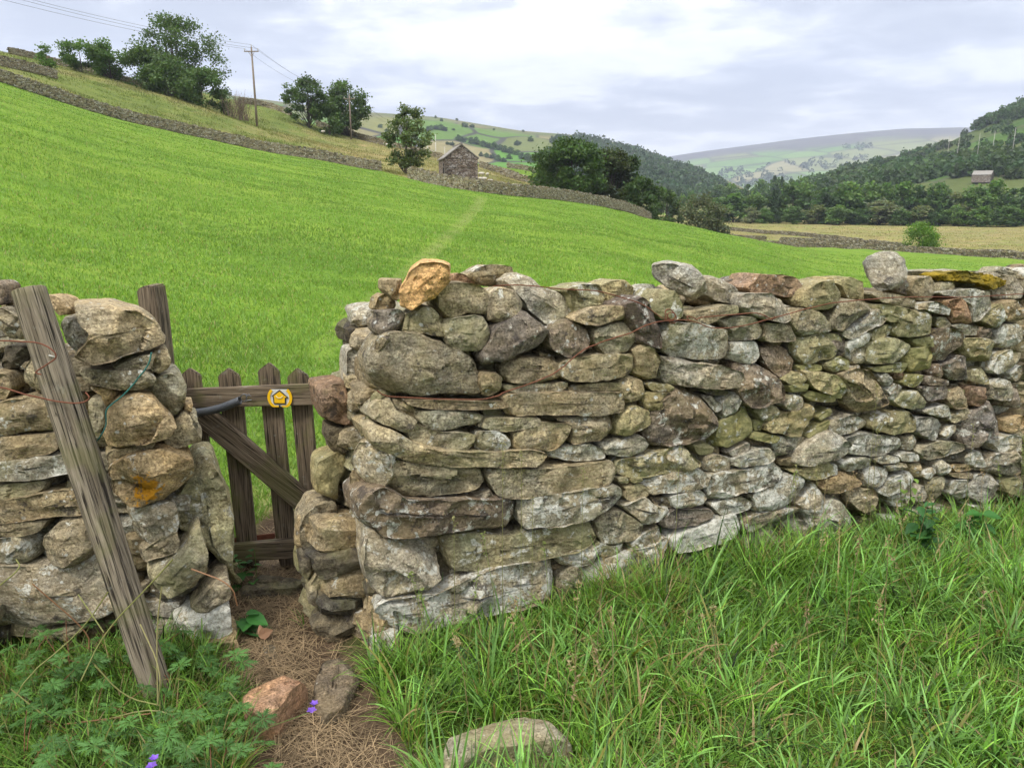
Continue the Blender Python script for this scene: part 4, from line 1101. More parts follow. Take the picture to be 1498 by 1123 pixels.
# ------------------------------------------------------------------ trees
def leaf_quads(C, size, rs, up=.3, aspect=.75):
    """random oriented quads at centres C"""
    n = len(C); a = rs.normal(size=(n, 3)); a /= np.linalg.norm(a, axis=1)[:, None]; b = rs.normal(size=(n, 3)); b[:, 2] *= (1 - up)
    b -= (b * a).sum(1)[:, None] * a; b /= np.linalg.norm(b, axis=1)[:, None]
    s = (size * rs.uniform(.6, 1.35, n))[:, None]; a = a * s; b = b * s * aspect
    V = np.stack([C - a, C - b * .9 + a * .1, C + a, C + b + a * .1], 1).reshape(-1, 3)
    return V, np.arange(n * 4).reshape(-1, 4)
def tree_meshes(seed, H, W, nclump, nleaf, lsize, col, shape='round', trunk_h=.2, mat=None, limb=True, var=.3, squash=1.0, clump=.15):
    rs = np.random.RandomState(seed); C = []
    rad = W / 2; base = H * trunk_h; top = H
    tries = 0
    while len(C) < nclump and tries < 5000:
        tries += 1
        z = rs.uniform(0, 1); th = rs.uniform(0, 2 * math.pi)
        if shape == 'round': rr = math.sqrt(max(0, 1 - (2 * z - .85) ** 2 / 1.35)) 
        elif shape == 'dome': rr = math.sqrt(max(0, 1 - z ** 2.2))
        elif shape == 'cone': rr = (1 - z) ** .8
        else: rr = .5 + .5 * math.sin(z * 5 + seed)
        q = rr * rs.uniform(.25, 1) ** .5 * (1 + .22 * math.sin(th * 2 + seed) + .15 * math.sin(th * 3 + seed * 2))
        p = np.array([math.cos(th) * q * rad * .86, math.sin(th) * q * rad * .86, base + (top - base) * (.06 + z * .88)])
        if all(np.linalg.norm(p - c) > W * .5 * clump * .9 for c in C): C.append(p)
    C = np.array(C); nC = len(C)
    L = []; T = []
    wts = rs.uniform(.4, 1.4, nC); wts /= wts.sum(); cs = rs.uniform(1 - var, 1 + var, nC)
    for c, w, k in zip(C, wts, cs):
        m = max(6, int(nleaf * w)); d = rs.normal(size=(m, 3)); d /= np.linalg.norm(d, axis=1)[:, None]
        R = W * clump * rs.uniform(.75, 1.7); r = R * np.where(rs.uniform(size=m) < .8, rs.uniform(0, 1, m) ** .5, rs.uniform(.6, 1.5, m))
        pts = c + d * r[:, None] * np.array([1, 1, .68]); L.append(pts); T.append(np.full(m, k) * rs.uniform(.8, 1.2, m))
    L = np.concatenate(L); T = np.concatenate(T); L[:, 2] = np.maximum(L[:, 2], .05)
    V, Fq = leaf_quads(L, lsize, rs)
    cc = np.repeat(np.outer(T, col), 4, axis=0)
    hue = np.repeat(rs.uniform(-.12, .12, len(L)), 4); cc[:, 0] *= 1 + hue * 1.4
    crown = mesh_np('crown', V, Fq, M['leaf'], {'col': cc}, smooth=False)
    b = MB(); tr = max(.08, H * .022)
    lean = rs.uniform(-.05, .05, 2) * H
    tp = [np.array([0, 0, -.3]), np.array([lean[0] * .2, lean[1] * .2, base * .6]), np.array([lean[0] * .5, lean[1] * .5, base + (H - base) * .3]), np.array([lean[0], lean[1], base + (H - base) * .72])]
    tp = smooth_path(tp, 2); Vt, Ft = tube(tp, np.linspace(tr * 1.15, tr * .25, len(tp)), 8); b.add(Vt, Ft)
    if limb:
        for c in C:
            if rs.rand() < .75:
                t = np.clip((c[2] / H) * rs.uniform(.35, .75), .08, .9); i = int(t * (len(tp) - 1)); s = tp[i]
                mid = s * .5 + c * .5 + np.array([0, 0, -.04 * H]) + rs.normal(size=3) * H * .015
                P = smooth_path([s, s * .75 + mid * .25, mid, c], 2); r0 = tr * .45 * (1 - .6 * t)
                Vt, Ft = tube(P, np.linspace(r0, r0 * .25, len(P)), 5, False); b.add(Vt, Ft)
    trunk = b.mesh('trunk', M['bark'])
    return crown, trunk
def put_tree(name, label, cat, px, r, H, W, seed, col=(.05, .085, .018), group=None, f=ground_z, meshes=None, sink=.2, rot=0, **k):
    p = at_r(px, r, f); p[2] -= sink
    cr, tk = meshes or tree_meshes(seed, H, W, col=col, **k)
    o = empty(name, tuple(p), label, cat, group); o.rotation_euler.z = rot
    for nm, me in (('crown', cr), ('trunk', tk)):
        q = bpy.data.objects.new(nm, me); COL.objects.link(q); q.parent = o
    return o
DG = (.068, .115, .030); MG = (.085, .15, .034); BG = (.075, .135, .020); YG = (.10, .13, .03)
def wpx(px, r): return px / F * r
def hpx(px, r): return px / F * r
# near left
def T(name, label, px, r, ytop, wpix, seed, col, nclump=40, nleaf=7000, ls=.22, grp=None, f=ground_z, cat='tree', sink=.2, hmin=None, **k):
    p = at_r(px, r, f); H = z_at(px, ytop, r) - p[2] + sink
    if hmin: H = max(H, hmin)
    return put_tree(name, label, cat, px, r, H, wpx(wpix, r), seed, col, grp, f, nclump=nclump, nleaf=nleaf, lsize=ls, sink=sink, **k)
T('shrub', 'small lone shrub on the hill crest at far left', 93, 137, 70, 26, 1, MG, 9, 900, .16, cat='shrub', trunk_h=.1, clump=.2)
T('hawthorn_tree', 'low bushy tree at the left end of the crest thicket', 143, 147, 62, 48, 2, MG, 20, 3600, .17, trunk_h=.2, clump=.13)
T('hawthorn_tree', 'leaning low tree between the crest thicket and the tall tree', 183, 150, 64, 54, 3, MG, 24, 5200, .18, trunk_h=.12, clump=.14)
T('ash_tree', 'tallest tree on the left hill crest with bare limbs showing through', 275, 155, 26, 118, 12, DG, 80, 13500, .18, trunk_h=.14, clump=.09)
T('bush', 'dark bush filling the foot of the tallest tree on its left', 228, 147, 72, 52, 5, DG, 16, 4500, .19, cat='bush', trunk_h=.02, shape='dome', clump=.16)
T('bush', 'dark bush directly under the tallest tree', 262, 144, 86, 64, 6, DG, 22, 6500, .19, cat='bush', trunk_h=.02, shape='dome', clump=.16)
T('bush', 'dark bush at the right foot of the tallest tree', 308, 142, 104, 64, 7, DG, 20, 5200, .19, cat='bush', trunk_h=.02, shape='dome', clump=.16)
T('bush', 'small dark bush just left of the bare twiggy shrub', 338, 145, 132, 34, 8, DG, 10, 1500, .17, cat='bush', trunk_h=.02, shape='dome', clump=.2)
T('ash_tree', 'airy left tree of the pair left of the second utility pole', 458, 172, 113, 62, 9, DG, 55, 7500, .21, trunk_h=.18, clump=.095)
T('ash_tree', 'dense right tree of the pair beside the second utility pole', 513, 178, 120, 62, 10, DG, 34, 8500, .26, trunk_h=.12, clump=.13)
T('bush', 'dark bush between the trunks of the paired trees', 487, 170, 150, 40, 11, DG, 14, 3000, .24, cat='bush', trunk_h=.03, shape='dome', clump=.17)
T('alder_tree', 'ragged tree standing left of the stone barn', 597, 104, 153, 66, 14, (.095, .13, .04), 50, 6500, .15, trunk_h=.10, clump=.10)
for a in [('sycamore_tree', 'broad rounded tree at the left of the clump below the barn wall', 836, 128, 206, 100, 21, (.052, .098, .020), 56, 15000, .23),
          ('sycamore_tree', 'dark brownish tree in the middle of the clump below the barn wall', 893, 134, 217, 66, 22, (.048, .065, .018), 34, 8500, .23),
          ('sycamore_tree', 'dark green tree behind the right side of the clump', 920, 138, 228, 58, 23, (.035, .065, .015), 30, 8000, .23),
          ('sycamore_tree', 'lower tree at the right edge of the clump', 938, 128, 262, 62, 24, (.048, .085, .022), 30, 8000, .22),
          ('hawthorn_tree', 'pale low tree peeping out at the left edge of the clump', 800, 150, 236, 36, 25, (.075, .14, .025), 16, 3000, .2)]:
    T(a[0], a[1], a[2], a[3], a[4], a[5], a[6], a[7], a[8], a[9], a[10], trunk_h=.06, clump=.13, shape='round', var=.35)
T('alder_tree', 'small tree standing just right of the big clump', 974, 190, 277, 44, 26, DG, 22, 4500, .3, trunk_h=.05)
T('willow_tree', 'greyish rounded willow at the near edge of the tan meadow', 1030, 185, 288, 64, 27, (.105, .125, .055), 26, 6500, .26, trunk_h=.02, shape='dome', clump=.15)
T('bush', 'round bright green bush by the field wall in the tan meadow', 1353, 158, 327, 40, 28, (.10, .19, .02), 26, 7000, .13, cat='bush', trunk_h=.02, shape='dome', clump=.2, sink=.3)
# bare twiggy shrub
def twigs():
    rs = np.random.RandomState(3); p = at_r(358, 140); m = MB()
    for i in range(60):
        a = rs.uniform(0, 6.28); l = rs.uniform(2.2, 4.2); s = p + np.array([rs.uniform(-1.6, 1.6), rs.uniform(-1, 1), 0])
        d = np.array([math.cos(a) * .4, math.sin(a) * .4, 1]); q = [s, s + d * l * .5 + rs.normal(size=3) * .25, s + d * l + rs.normal(size=3) * .4]
        V, Fc = tube(smooth_path(q, 1), np.linspace(.05, .015, 6), 4, False); m.add(V, Fc)
        for k in range(4):
            t = rs.uniform(.4, .95); b = s + d * l * t; V, Fc = tube([b, b + rs.normal(size=3) * .5 + np.array([0, 0, .4])], [.025, .01], 3, False); m.add(V, Fc)
    tag(m.build('bare_shrub', M['twig'], None, loc=tuple(p)), 'bare brown twiggy shrub at the right end of the crest thicket', 'shrub')
twigs()
# shared meshes for the valley trees
VAR = [tree_meshes(100 + i, 1.0 * 11, 9.0, 26, 2600, .42, c, shape=s, trunk_h=.04, clump=.15, var=.35) for i, (c, s) in enumerate(
    [((.065, .115, .03), 'round'), ((.09, .155, .035), 'round'), ((.045, .085, .022), 'dome'), ((.10, .12, .045), 'round'), ((.14, .16, .08), 'dome'), ((.036, .068, .02), 'cone'), ((.085, .155, .03), 'dome')])]
def valley_tree(px, r, ytop, wpix, v, label, grp, f=ground_z, name='tree', sink=.3):
    p = at_r(px, r, f); H = max(2.0, z_at(px, ytop, r) - p[2] + sink); o = put_tree(name, label, 'tree', px, r, H, 1, 1, group=grp, f=f, meshes=VAR[v], sink=sink, rot=rnd.uniform(0, 6.28))
    o.scale = (wpx(wpix, r) / 9.0, wpx(wpix, r) / 9.0, H / 11.0); return o
ROW = 'trees along the far side of the tan meadow'
kinds = ['dark green', 'mid green', 'very dark', 'olive', 'pale grey-green', 'slim conical dark', 'fresh green']
rowt = [(1046, 291, 40, 0), (1075, 284, 44, 6), (1104, 281, 40, 1), (1135, 274, 30, 5), (1160, 269, 44, 0), (1186, 266, 42, 1), (1213, 270, 40, 2), (1240, 268, 46, 6), (1268, 266, 40, 1), (1296, 270, 40, 0),
        (1322, 268, 42, 6), (1348, 266, 44, 2), (1374, 270, 42, 0), (1400, 276, 40, 3), (1426, 270, 44, 1), (1453, 266, 42, 6), (1480, 271, 44, 2), (1508, 268, 44, 0), (1540, 268, 46, 1), (1580, 266, 46, 2)]
for i, (x, y, w, v) in enumerate(rowt): valley_tree(x, 318 + (i * 37 % 17), y, w * 1.12, v, kinds[v] + ' tree in the row behind the tan meadow', ROW)
for x, y, w, v in [(1290, 293, 58, 4), (1192, 297, 34, 3), (1100, 303, 26, 4), (1120, 306, 26, 6), (1230, 300, 36, 1), (1345, 298, 36, 3), (1400, 300, 30, 1), (1440, 303, 34, 6), (1415, 312, 34, 4), (1480, 303, 40, 0), (1163, 303, 34, 0), (1132, 300, 22, 5), (1320, 306, 30, 0), (1368, 304, 34, 2), (1260, 304, 34, 2), (1212, 305, 34, 0)]:
    valley_tree(x, 306 + rnd.uniform(-4, 4), y, w, v, kinds[v] + ' low tree in front of the tree row behind the tan meadow', 'low trees in front of the meadow tree row')
for x, y, w, v in [(1052, 272, 30, 0), (1072, 268, 30, 1), (1092, 266, 30, 2), (1112, 264, 30, 6), (1135, 262, 32, 0), (1080, 276, 26, 4), (1150, 258, 28, 2), (1132, 252, 14, 5), (1142, 254, 13, 5), (1170, 258, 34, 1)]:
    valley_tree(x, 560 + rnd.uniform(-20, 20), y, w, v, kinds[v] + ' tree in the distant belt across the valley fields', 'distant belt of trees across the valley fields')
for x, y, w, v in [(960, 276, 26, 0), (985, 281, 22, 2), (998, 284, 20, 1), (1012, 282, 22, 0)]:
    valley_tree(x, 400 + rnd.uniform(-10, 10), y, w, v, kinds[v] + ' tree on the valley floor between the clump and the willow', 'valley floor trees beyond the clump')
# scattered trees and hedgerow trees on the far left hillside
SC_L = [(628, 191, 7), (633, 190, 8), (640, 189, 8), (647, 190, 9), (652, 191, 8), (648, 177, 5), (611, 205, 6), (682, 186, 8), (692, 186, 6), (672, 205, 9), (680, 207, 9), (690, 210, 10), (698, 211, 11), (707, 214, 10), (715, 216, 10), (723, 218, 11), (731, 219, 10), (739, 222, 10), (747, 224, 10), (755, 226, 9),
        (757, 212, 9), (776, 206, 8), (662, 212, 7), (656, 211, 5), (704, 228, 7), (712, 230, 8), (720, 231, 8), (729, 234, 9), (737, 236, 8), (763, 232, 10), (771, 234, 11), (779, 236, 12), (787, 238, 12), (795, 233, 12), (688, 174, 5), (670, 176, 4), (640, 172, 4), (723, 190, 4), (765, 192, 4), (700, 180, 3), (806, 205, 6), (820, 206, 6), (840, 208, 6), (560, 186, 6), (570, 192, 6), (745, 232, 8), (665, 190, 4), (850, 212, 6), (860, 216, 7)]
for i, (x, y, w) in enumerate(SC_L):
    p = hit(x, y + 1, HL, 500, 1700); r = math.hypot(p[0], p[1]); v = [0, 1, 2, 6, 2, 0][i % 6]
    o = put_tree('tree', 'small dark tree on the distant left hillside', 'tree', x, r, 1, 1, 1, group='small trees scattered over the distant left hillside', f=HL, meshes=VAR[v], sink=1.0, rot=i * 1.3)
    s = w / F * r; o.scale = (s / 9 * 1.1, s / 9 * 1.1, s / 11 * 1.0)
# ------------------------------------------------------------------ woods : one mass each
def crown_proto(seed, n, col):
    rs = np.random.RandomState(seed); d = rs.normal(size=(n, 3)); d /= np.linalg.norm(d, axis=1)[:, None]; d[:, 2] = np.abs(d[:, 2]) * .95 + .02
    r = (1 + .28 * fbm(d * 2 + seed, 2, seed)) * rs.uniform(.8, 1.05, n); return d * r[:, None]
def wood(name, pts, size, f, col, seed, nleaf, lsize, label=None, cat='wood'):
    rs = np.random.RandomState(seed); protos = [crown_proto(seed + i, nleaf, col) for i in range(8)]; Cs = []; cols = []; S = []
    for (x, y, s) in pts:
        z = float(f(x, y)[0]); P = protos[rs.randint(8)]; k = s * rs.uniform(.75, 1.3); hh = k * rs.uniform(1.2, 1.9)
        Cs.append(P * np.array([k, k, hh]) + np.array([x, y, z - .3])); v = rs.uniform(.62, 1.4); w = rs.uniform(-.15, .25)
        cols.append(np.tile(np.array(col) * v * np.array([1 + w, 1, 1]), (nleaf, 1)) * rs.uniform(.75, 1.25, (nleaf, 1))); S.append(np.full(nleaf, k * lsize))
    C = np.concatenate(Cs); n = len(C); cc = np.repeat(np.concatenate(cols), 4, axis=0)
    V, Fq = leaf_quads(C, np.concatenate(S), rs, .2)
    o = bpy.data.objects.new(name, mesh_np(name, V, Fq, M['leaf'], {'col': cc}, smooth=False)); COL.objects.link(o); return tag(o, label, cat, None, 'stuff')
def inpoly(x, y, P):
    c = False; j = len(P) - 1
    for i in range(len(P)):
        if (P[i][1] > y) != (P[j][1] > y) and x < (P[j][0] - P[i][0]) * (y - P[i][1]) / (P[j][1] - P[i][1]) + P[i][0]: c = not c
        j = i
    return c
def sample_px(poly, n, f, r0, r1, size, seed, step=1.0):
    """sample real ground positions whose photo position lies in poly"""
    rs = np.random.RandomState(seed); xs = [p[0] for p in poly]; out = []; tries = 0
    a0, a1 = px2a(min(xs)), px2a(max(xs))
    while len(out) < n and tries < 60:
        tries += 1
        A = rs.uniform(a0, a1, 4000); R = np.exp(rs.uniform(math.log(r0), math.log(r1), 4000)); X = np.sin(A) * R; Y = np.cos(A) * R; Z = f(X, Y)
        D = np.stack([X, Y, Z - CAMZ], 1); fx = D[:, 0]; fy = D[:, 1] * cp - D[:, 2] * sp; fz = D[:, 1] * sp + D[:, 2] * cp
        px = CX + F * fx / fy; py = CY - F * fz / fy
        for i in range(4000):
            if inpoly(px[i], py[i], poly): out.append((X[i], Y[i], size * rs.uniform(.8, 1.2)))
            if len(out) >= n: break
    return out
LW = [(838, 207), (880, 208), (930, 222), (980, 240), (1030, 259), (1064, 275), (1090, 296), (960, 299), (900, 285), (850, 262), (800, 246), (756, 232), (790, 225)]
wood('hillside_wood', sample_px([(805, 205), (850, 200), (880, 206), (930, 219), (980, 238), (1030, 257), (1064, 273), (1092, 297), (960, 300), (900, 285), (850, 262), (800, 246), (790, 232), (815, 222)], 3600, HL, 620, 1520, 4.4, 5), 4.4, HL, (.042, .080, .028), 3, 34, .34, 'dense dark wood clothing the end of the distant left hill')
RWp = [(1130, 283), (1150, 268), (1200, 253), (1250, 240), (1320, 226), (1350, 214), (1385, 206), (1400, 214), (1330, 238), (1300, 246), (1380, 238), (1430, 228), (1520, 226), (1640, 226), (1640, 262), (1500, 262), (1380, 258), (1300, 280), (1140, 300)]
wood('hillside_wood', sample_px(RWp, 950, HR, 370, 910, 4.6, 6), 4.6, HR, (.046, .088, .022), 13, 110, .26, 'dark wood running down the lower slope of the right hill')
RW2 = [(1335, 216), (1350, 196), (1372, 180), (1400, 166), (1450, 142), (1500, 120), (1620, 70), (1760, 30), (1760, 100), (1620, 130), (1500, 172), (1440, 186), (1390, 203)]
wood('hillside_wood', sample_px(RW2, 520, HR, 600, 905, 5, 7), 5, HR, (.046, .088, .022), 14, 130, .2, 'wood along the skyline of the right hill')
wood('valley_wood', sample_px([(960, 298), (1060, 290), (1120, 288), (1120, 296), (1050, 300), (970, 303)], 60, ground_z, 900, 1450, 8, 9), 8, ground_z, (.04, .07, .028), 15, 50, .28, 'low dark belt of trees across the head of the valley')
wood('hillside_scrub', sample_px([(1340, 225), (1400, 190), (1500, 165), (1760, 110), (1760, 235), (1500, 232), (1400, 236)], 130, HR, 420, 905, 3.6, 8), 3.6, HR, (.045, .085, .022), 18, 90, .28, 'scattered scrub trees on the open slope of the right hill')
# small trees on the far moor flank
rs_ = np.random.RandomState(5)
mt = []
for x0, y0, n, sx, sy in ((1080, 252, 14, 12, 2.5), (1125, 262, 14, 22, 4), (1190, 246, 14, 26, 3), (1240, 232, 12, 22, 3), (1060, 262, 12, 16, 3), (1160, 240, 8, 22, 2.5), (1110, 272, 14, 26, 3), (1255, 218, 8, 14, 2)):
    for _ in range(n):
        p = hit(x0 + rs_.normal() * sx, y0 + rs_.normal() * sy, HC, 2000, 6000); mt.append((p[0], p[1], 13))
wood('moor_side_trees', mt, 12, HC, (.05, .08, .035), 16, 40, .3, 'specks of trees on the far blue moor flank')
# ------------------------------------------------------------------ field walls
def field_wall(pts, height, thick, label, seed, size=.3, cls='ggbbdcw', dens=1.0, gz_=ground_z):
    """pts: world xy polyline. one wall = one mesh of small real stones"""
    rs = np.random.RandomState(seed); P = np.array(pts, float)[:, :2]; d = np.r_[0, np.cumsum(np.linalg.norm(np.diff(P, axis=0), axis=1))]; L = d[-1]
    n = int(L / 1.0) + 2; s = np.linspace(0, L, n); X = np.interp(s, d, P[:, 0]); Y = np.interp(s, d, P[:, 1]); X = X + .12 * vnoise(np.stack([s * .2, s * 0, s * 0], 1), seed); Z = gz_(X, Y)
    m = MB(); dx = np.gradient(X); dy = np.gradient(Y); l = np.hypot(dx, dy); nx, ny = -dy / l, dx / l
    hh = height * .86; c = np.array([.09, .078, .055])
    V = np.concatenate([np.stack([X + nx * o, Y + ny * o, Z + z], 1) for o, z in ((-thick / 2, -.3), (-thick * .36, hh), (thick * .36, hh), (thick / 2, -.3))]); i = np.arange(n - 1)
    m.add(V, [np.stack([i + k * n, i + 1 + k * n, i + 1 + (k + 1) * n, i + (k + 1) * n], 1) for k in range(3)], col=c, par=np.array([0, 0, 0]), spot=np.zeros(len(V)))
    # stone boxes on the camera side, far side and top
    q = []
    rows = max(3, int(height / (size * .42)))
    for side in (-1, 1, 0):
        rr = rows if side else 1
        for r in range(rr):
            x = rs.uniform(0, size)
            while x < L:
                w = size * rs.uniform(.55, 1.5) / dens
                if side: z = (r + .5) / rows * height * .9; off = side * (thick / 2 - (thick * .14) * z / height); hz = height / rows * .52 * rs.uniform(.8, 1.25)
                else: z = height * .92; off = rs.uniform(-.1, .1) * thick; hz = height * .11 * rs.uniform(.6, 1.7)
                q.append((x, off, z, w * .5, size * (.5 if side else .9) * .6, hz)); x += w
    q = np.array(q); N = len(q); ux = np.interp(q[:, 0], s, dx / l); uy = np.interp(q[:, 0], s, dy / l); cx = np.interp(q[:, 0], s, X) - uy * q[:, 1]; cy = np.interp(q[:, 0], s, Y) + ux * q[:, 1]; cz = np.interp(q[:, 0], s, Z) + q[:, 2]
    u3 = np.array([[-1, -1, -1], [1, -1, -1], [1, 1, -1], [-1, 1, -1], [-1, -1, 1], [1, -1, 1], [1, 1, 1], [-1, 1, 1.]]); u3 = u3[None] * (1 + rs.uniform(-.28, .12, (N, 8, 3)))
    lx, ly, lz = u3[..., 0] * q[:, 3:4], u3[..., 1] * q[:, 4:5], u3[..., 2] * q[:, 5:6]
    V = np.stack([cx[:, None] + ux[:, None] * lx - uy[:, None] * ly, cy[:, None] + uy[:, None] * lx + ux[:, None] * ly, cz[:, None] + lz], -1).reshape(-1, 3)
    fb = np.array([[0, 3, 2, 1], [4, 5, 6, 7], [0, 1, 5, 4], [1, 2, 6, 5], [2, 3, 7, 6], [3, 0, 4, 7]]); Fq = (np.arange(N)[:, None, None] * 8 + fb[None]).reshape(-1, 4)
    base = np.array([CLS[cls[i]][0] for i in rs.randint(0, len(cls), N)]) * rs.uniform(.38, .85, (N, 1)); col = np.repeat(base, 8, axis=0); par = np.repeat(rs.uniform(-.1, .6, (N, 3)) * np.array([1, .5, .5]), 8, axis=0)
    m.add(V, Fq, col=col, par=par, spot=np.zeros(len(V)))
    o = m.build('field_wall', M['stone'], None, smooth=False, loc=(float(X[0]), float(Y[0]), float(Z[0]))); return tag(o, label, 'stone wall')
def poly_r(*p): return [at_r(x, r)[:2] for x, r in p]
field_wall(poly_r((-160, 93), (-60, 94), (0, 95), (100, 98), (200, 102), (300, 105), (388, 107), (430, 107), (500, 108), (560, 108)), 1.25, .75, 'long dark field wall climbing the left hill above the bright green field', 1)
field_wall(poly_r((603, 93), (625, 90), (650, 87), (700, 85), (760, 88), (820, 95), (880, 103), (930, 117), (950, 124)), 1.3, .75, 'field wall in front of the barn running down to the clump of trees', 2)
field_wall(poly_r((-160, 117), (-60, 119), (0, 121), (50, 122), (104, 125)), 1.2, .7, 'short upper field wall at the far left edge of the hill', 3)
field_wall(poly_r((45, 151), (90, 154), (140, 155), (200, 154), (235, 153)), 1.0, .6, 'field wall along the left skyline behind the shrubs', 4)
field_wall(poly_r((362, 186), (388, 190), (410, 189), (432, 185)), 1.2, .7, 'short dark wall on the crest behind the first utility pole', 5, .45)
field_wall(poly_r((470, 182), (500, 180), (565, 175), (605, 172), (650, 170), (675, 170)), 1.25, .7, 'field wall descending from the paired trees behind the barn', 6, .45)
field_wall(poly_r((702, 168), (730, 168), (758, 166)), 1.3, .7, 'field wall just right of the barn', 7, .45)
field_wall(poly_r((733, 162), (760, 160), (800, 156), (830, 150)), 1.3, .7, 'field wall between the pale green field and the tan slope', 8, .45)
field_wall(poly_r((742, 236), (780, 238), (820, 240)), 1.5, .8, 'farther wall across the top of the small pale green field', 9, .6)
field_wall(poly_r((1085, 172), (1110, 164), (1200, 147), (1350, 131), (1498, 118), (1600, 110)), 0.9, .7, 'nearest of the dark walls across the valley meadow at the right', 10, .4, cls='kkdbk')
field_wall(poly_r((1359, 160), (1400, 153), (1450, 142), (1496, 131)), 0.9, .7, 'dark wall running right from the round green bush', 11, .45, cls='kkdbk')
field_wall(poly_r((1147, 183), (1215, 177), (1275, 171)), 0.9, .7, 'middle dark wall well left of the round green bush', 12, .45, cls='kkdbk')
field_wall(poly_r((1280, 176), (1305, 170), (1334, 163)), 0.9, .7, 'short dark wall ending just left of the round green bush', 15, .45, cls='kkdbk')
field_wall(poly_r((1062, 190), (1090, 187), (1125, 184)), 0.9, .7, 'short dark wall at the left end of the valley meadow', 13, .45, cls='kkdbk')
field_wall(poly_r((1036, 256), (1100, 232), (1180, 208), (1267, 185)), 0.9, .7, 'farthest dark wall slanting across the tan meadow', 14, .5, cls='kkdbk')
# ------------------------------------------------------------------ barn
def barn_material():
    t = NT('barn_masonry'); tc = t.n('ShaderNodeTexCoord').outputs['Object']
    w = t.n('ShaderNodeVectorMath', operation='ADD'); t.lk(t.mapv(tc, (1, 1, 1)), w.inputs[0]); d = t.n('ShaderNodeVectorMath', operation='SCALE'); t.lk(t.noise(1.5, 2, vec=tc, fac=False), d.inputs[0]); d.inputs['Scale'].default_value = .25; t.lk(d.outputs[0], w.inputs[1])
    v = t.mapv(w.outputs[0], (2.2, 2.2, 5.2)); c = t.sep(t.voro(1, vec=v, out='Color')); e = t.voro(1, 'DISTANCE_TO_EDGE', vec=v)
    b = t.ramp(c[0], (0, (.13, .10, .08)), (.35, (.22, .185, .15)), (.7, (.29, .26, .23)), (1, (.36, .34, .32))); b = t.mix(t.ramp(t.noise(.7, 4, vec=tc), (.42, .7), (.6, 0)), b, t.mix(1, b, (.72, .62, .5), 'MULTIPLY'))
    b = t.mix(t.ramp(e, (.03, 1), (.09, 0)), b, (.05, .043, .035)); t.col(b); t.nrm(t.bump(t.ramp(e, (.0, 0), (.15, 1)), .9, .06)); return t.m
M['barn'] = barn_material(); M['slate'] = plain('stone_slates', (.22, .205, .18), .9, 0, .4, 3, .6); M['dark'] = plain('dark_opening', (.012, .011, .01), 1, 0, .1, 3, 0)
def box(m, x0, x1, y0, y1, z0, z1, R=None, o=None):
    V = np.array([[x, y, z] for z in (z0, z1) for y in (y0, y1) for x in (x0, x1)], float)
    if R is not None: V = V @ R.T + o
    m.add(V, np.array([[0, 2, 3, 1], [4, 5, 7, 6], [0, 1, 5, 4], [1, 3, 7, 5], [3, 2, 6, 7], [2, 0, 4, 6]]))
def local_obj(m, name, mat, parent, smooth=False):
    o = bpy.data.objects.new(name, m.mesh(name, mat, smooth)); COL.objects.link(o); o.parent = parent; return o
def make_barn(px, r, wpix, y_ridge, y_eave, depth, rotz, label, gzs=ground_z, openings=True, name='stone_barn'):
    p = at_r(px, r, gzs); W = wpx(wpix, r); zr = z_at(px, y_ridge, r) - p[2]; ze = z_at(px, y_eave, r) - p[2]; b = .6
    o = empty(name, tuple(p), label, 'barn'); o.rotation_euler.z = rotz
    m = MB(); h = W / 2
    V = np.array([[-h, 0, -b], [h, 0, -b], [h, 0, ze], [0, 0, zr], [-h, 0, ze], [-h, depth, -b], [h, depth, -b], [h, depth, ze], [0, depth, zr], [-h, depth, ze]], float)
    m.add(V, [np.array([[0, 1, 2, 3, 4]]), np.array([[9, 8, 7, 6, 5]]), np.array([[1, 6, 7, 2], [5, 0, 4, 9]])]); local_obj(m, 'wall', M['barn'], o)
    rf = MB(); ov = .18; sl = (zr - ze) / h
    for s in (-1, 1):
        a0 = np.array([0, -.15, zr + .02]); e0 = np.array([s * (h + ov), -.15, ze - ov * sl + .02]); t_ = np.array([0, 0, .14])
        V = np.array([a0, e0, e0 + [0, depth + .3, 0], a0 + [0, depth + .3, 0]]); V = np.concatenate([V, V + t_]); rf.add(V, np.array([[0, 1, 2, 3], [7, 6, 5, 4], [0, 4, 5, 1], [1, 5, 6, 2], [2, 6, 7, 3], [3, 7, 4, 0]]))
    ro = local_obj(rf, 'roof', M['slate'], o); rg = MB(); box(rg, -.15, .15, -.18, depth + .18, zr + .08, zr + .24); local_obj(rg, 'ridge_tiles', M['slate'], ro)
    if openings:
        for (x0, x1, z0, z1) in ((-.25, .1, zr * .42, zr * .42 + .5),):
            pass
        dm = MB(); box(dm, -h - .03, -h + .1, 1.4, 2.3, .0, 2.0); d = local_obj(dm, 'doorway', M['dark'], o); fm = MB(); box(fm, -h - .06, -h + .05, 1.25, 2.45, 2.0, 2.25); local_obj(fm, 'lintel', M['barn'], d)
        pm = MB(); box(pm, -h - .03, -h + .1, 1.5, 2.2, ze - 1.5, ze - .7); d = local_obj(pm, 'pitching_hole', M['dark'], o)
        cm = MB()
        for z in (ze - .1, ze * .62): box(cm, -h * .9, h * .95, -.05, .02, z, z + .12)
        local_obj(cm, 'through_stones', M['barn'], o)
    return o
make_barn(676, 108, 46, 212, 231, 7.0, .22, 'tall grey stone barn with a gable end behind the field wall')
_q = hit(1447, 266, HR, 350, 900); _r = math.hypot(_q[0], _q[1])
make_barn(1447, _r, 24, 250, 256, wpx(20, _r), .9, 'low ruined stone barn on the grassy slope of the right hill', HR, False, 'ruined_barn')
def hwall(pts, label, f, h, sd, size):
    field_wall([at_r(x, r, f)[:2] for x, r in pts], h, 1.0, label, sd, size, gz_=f)
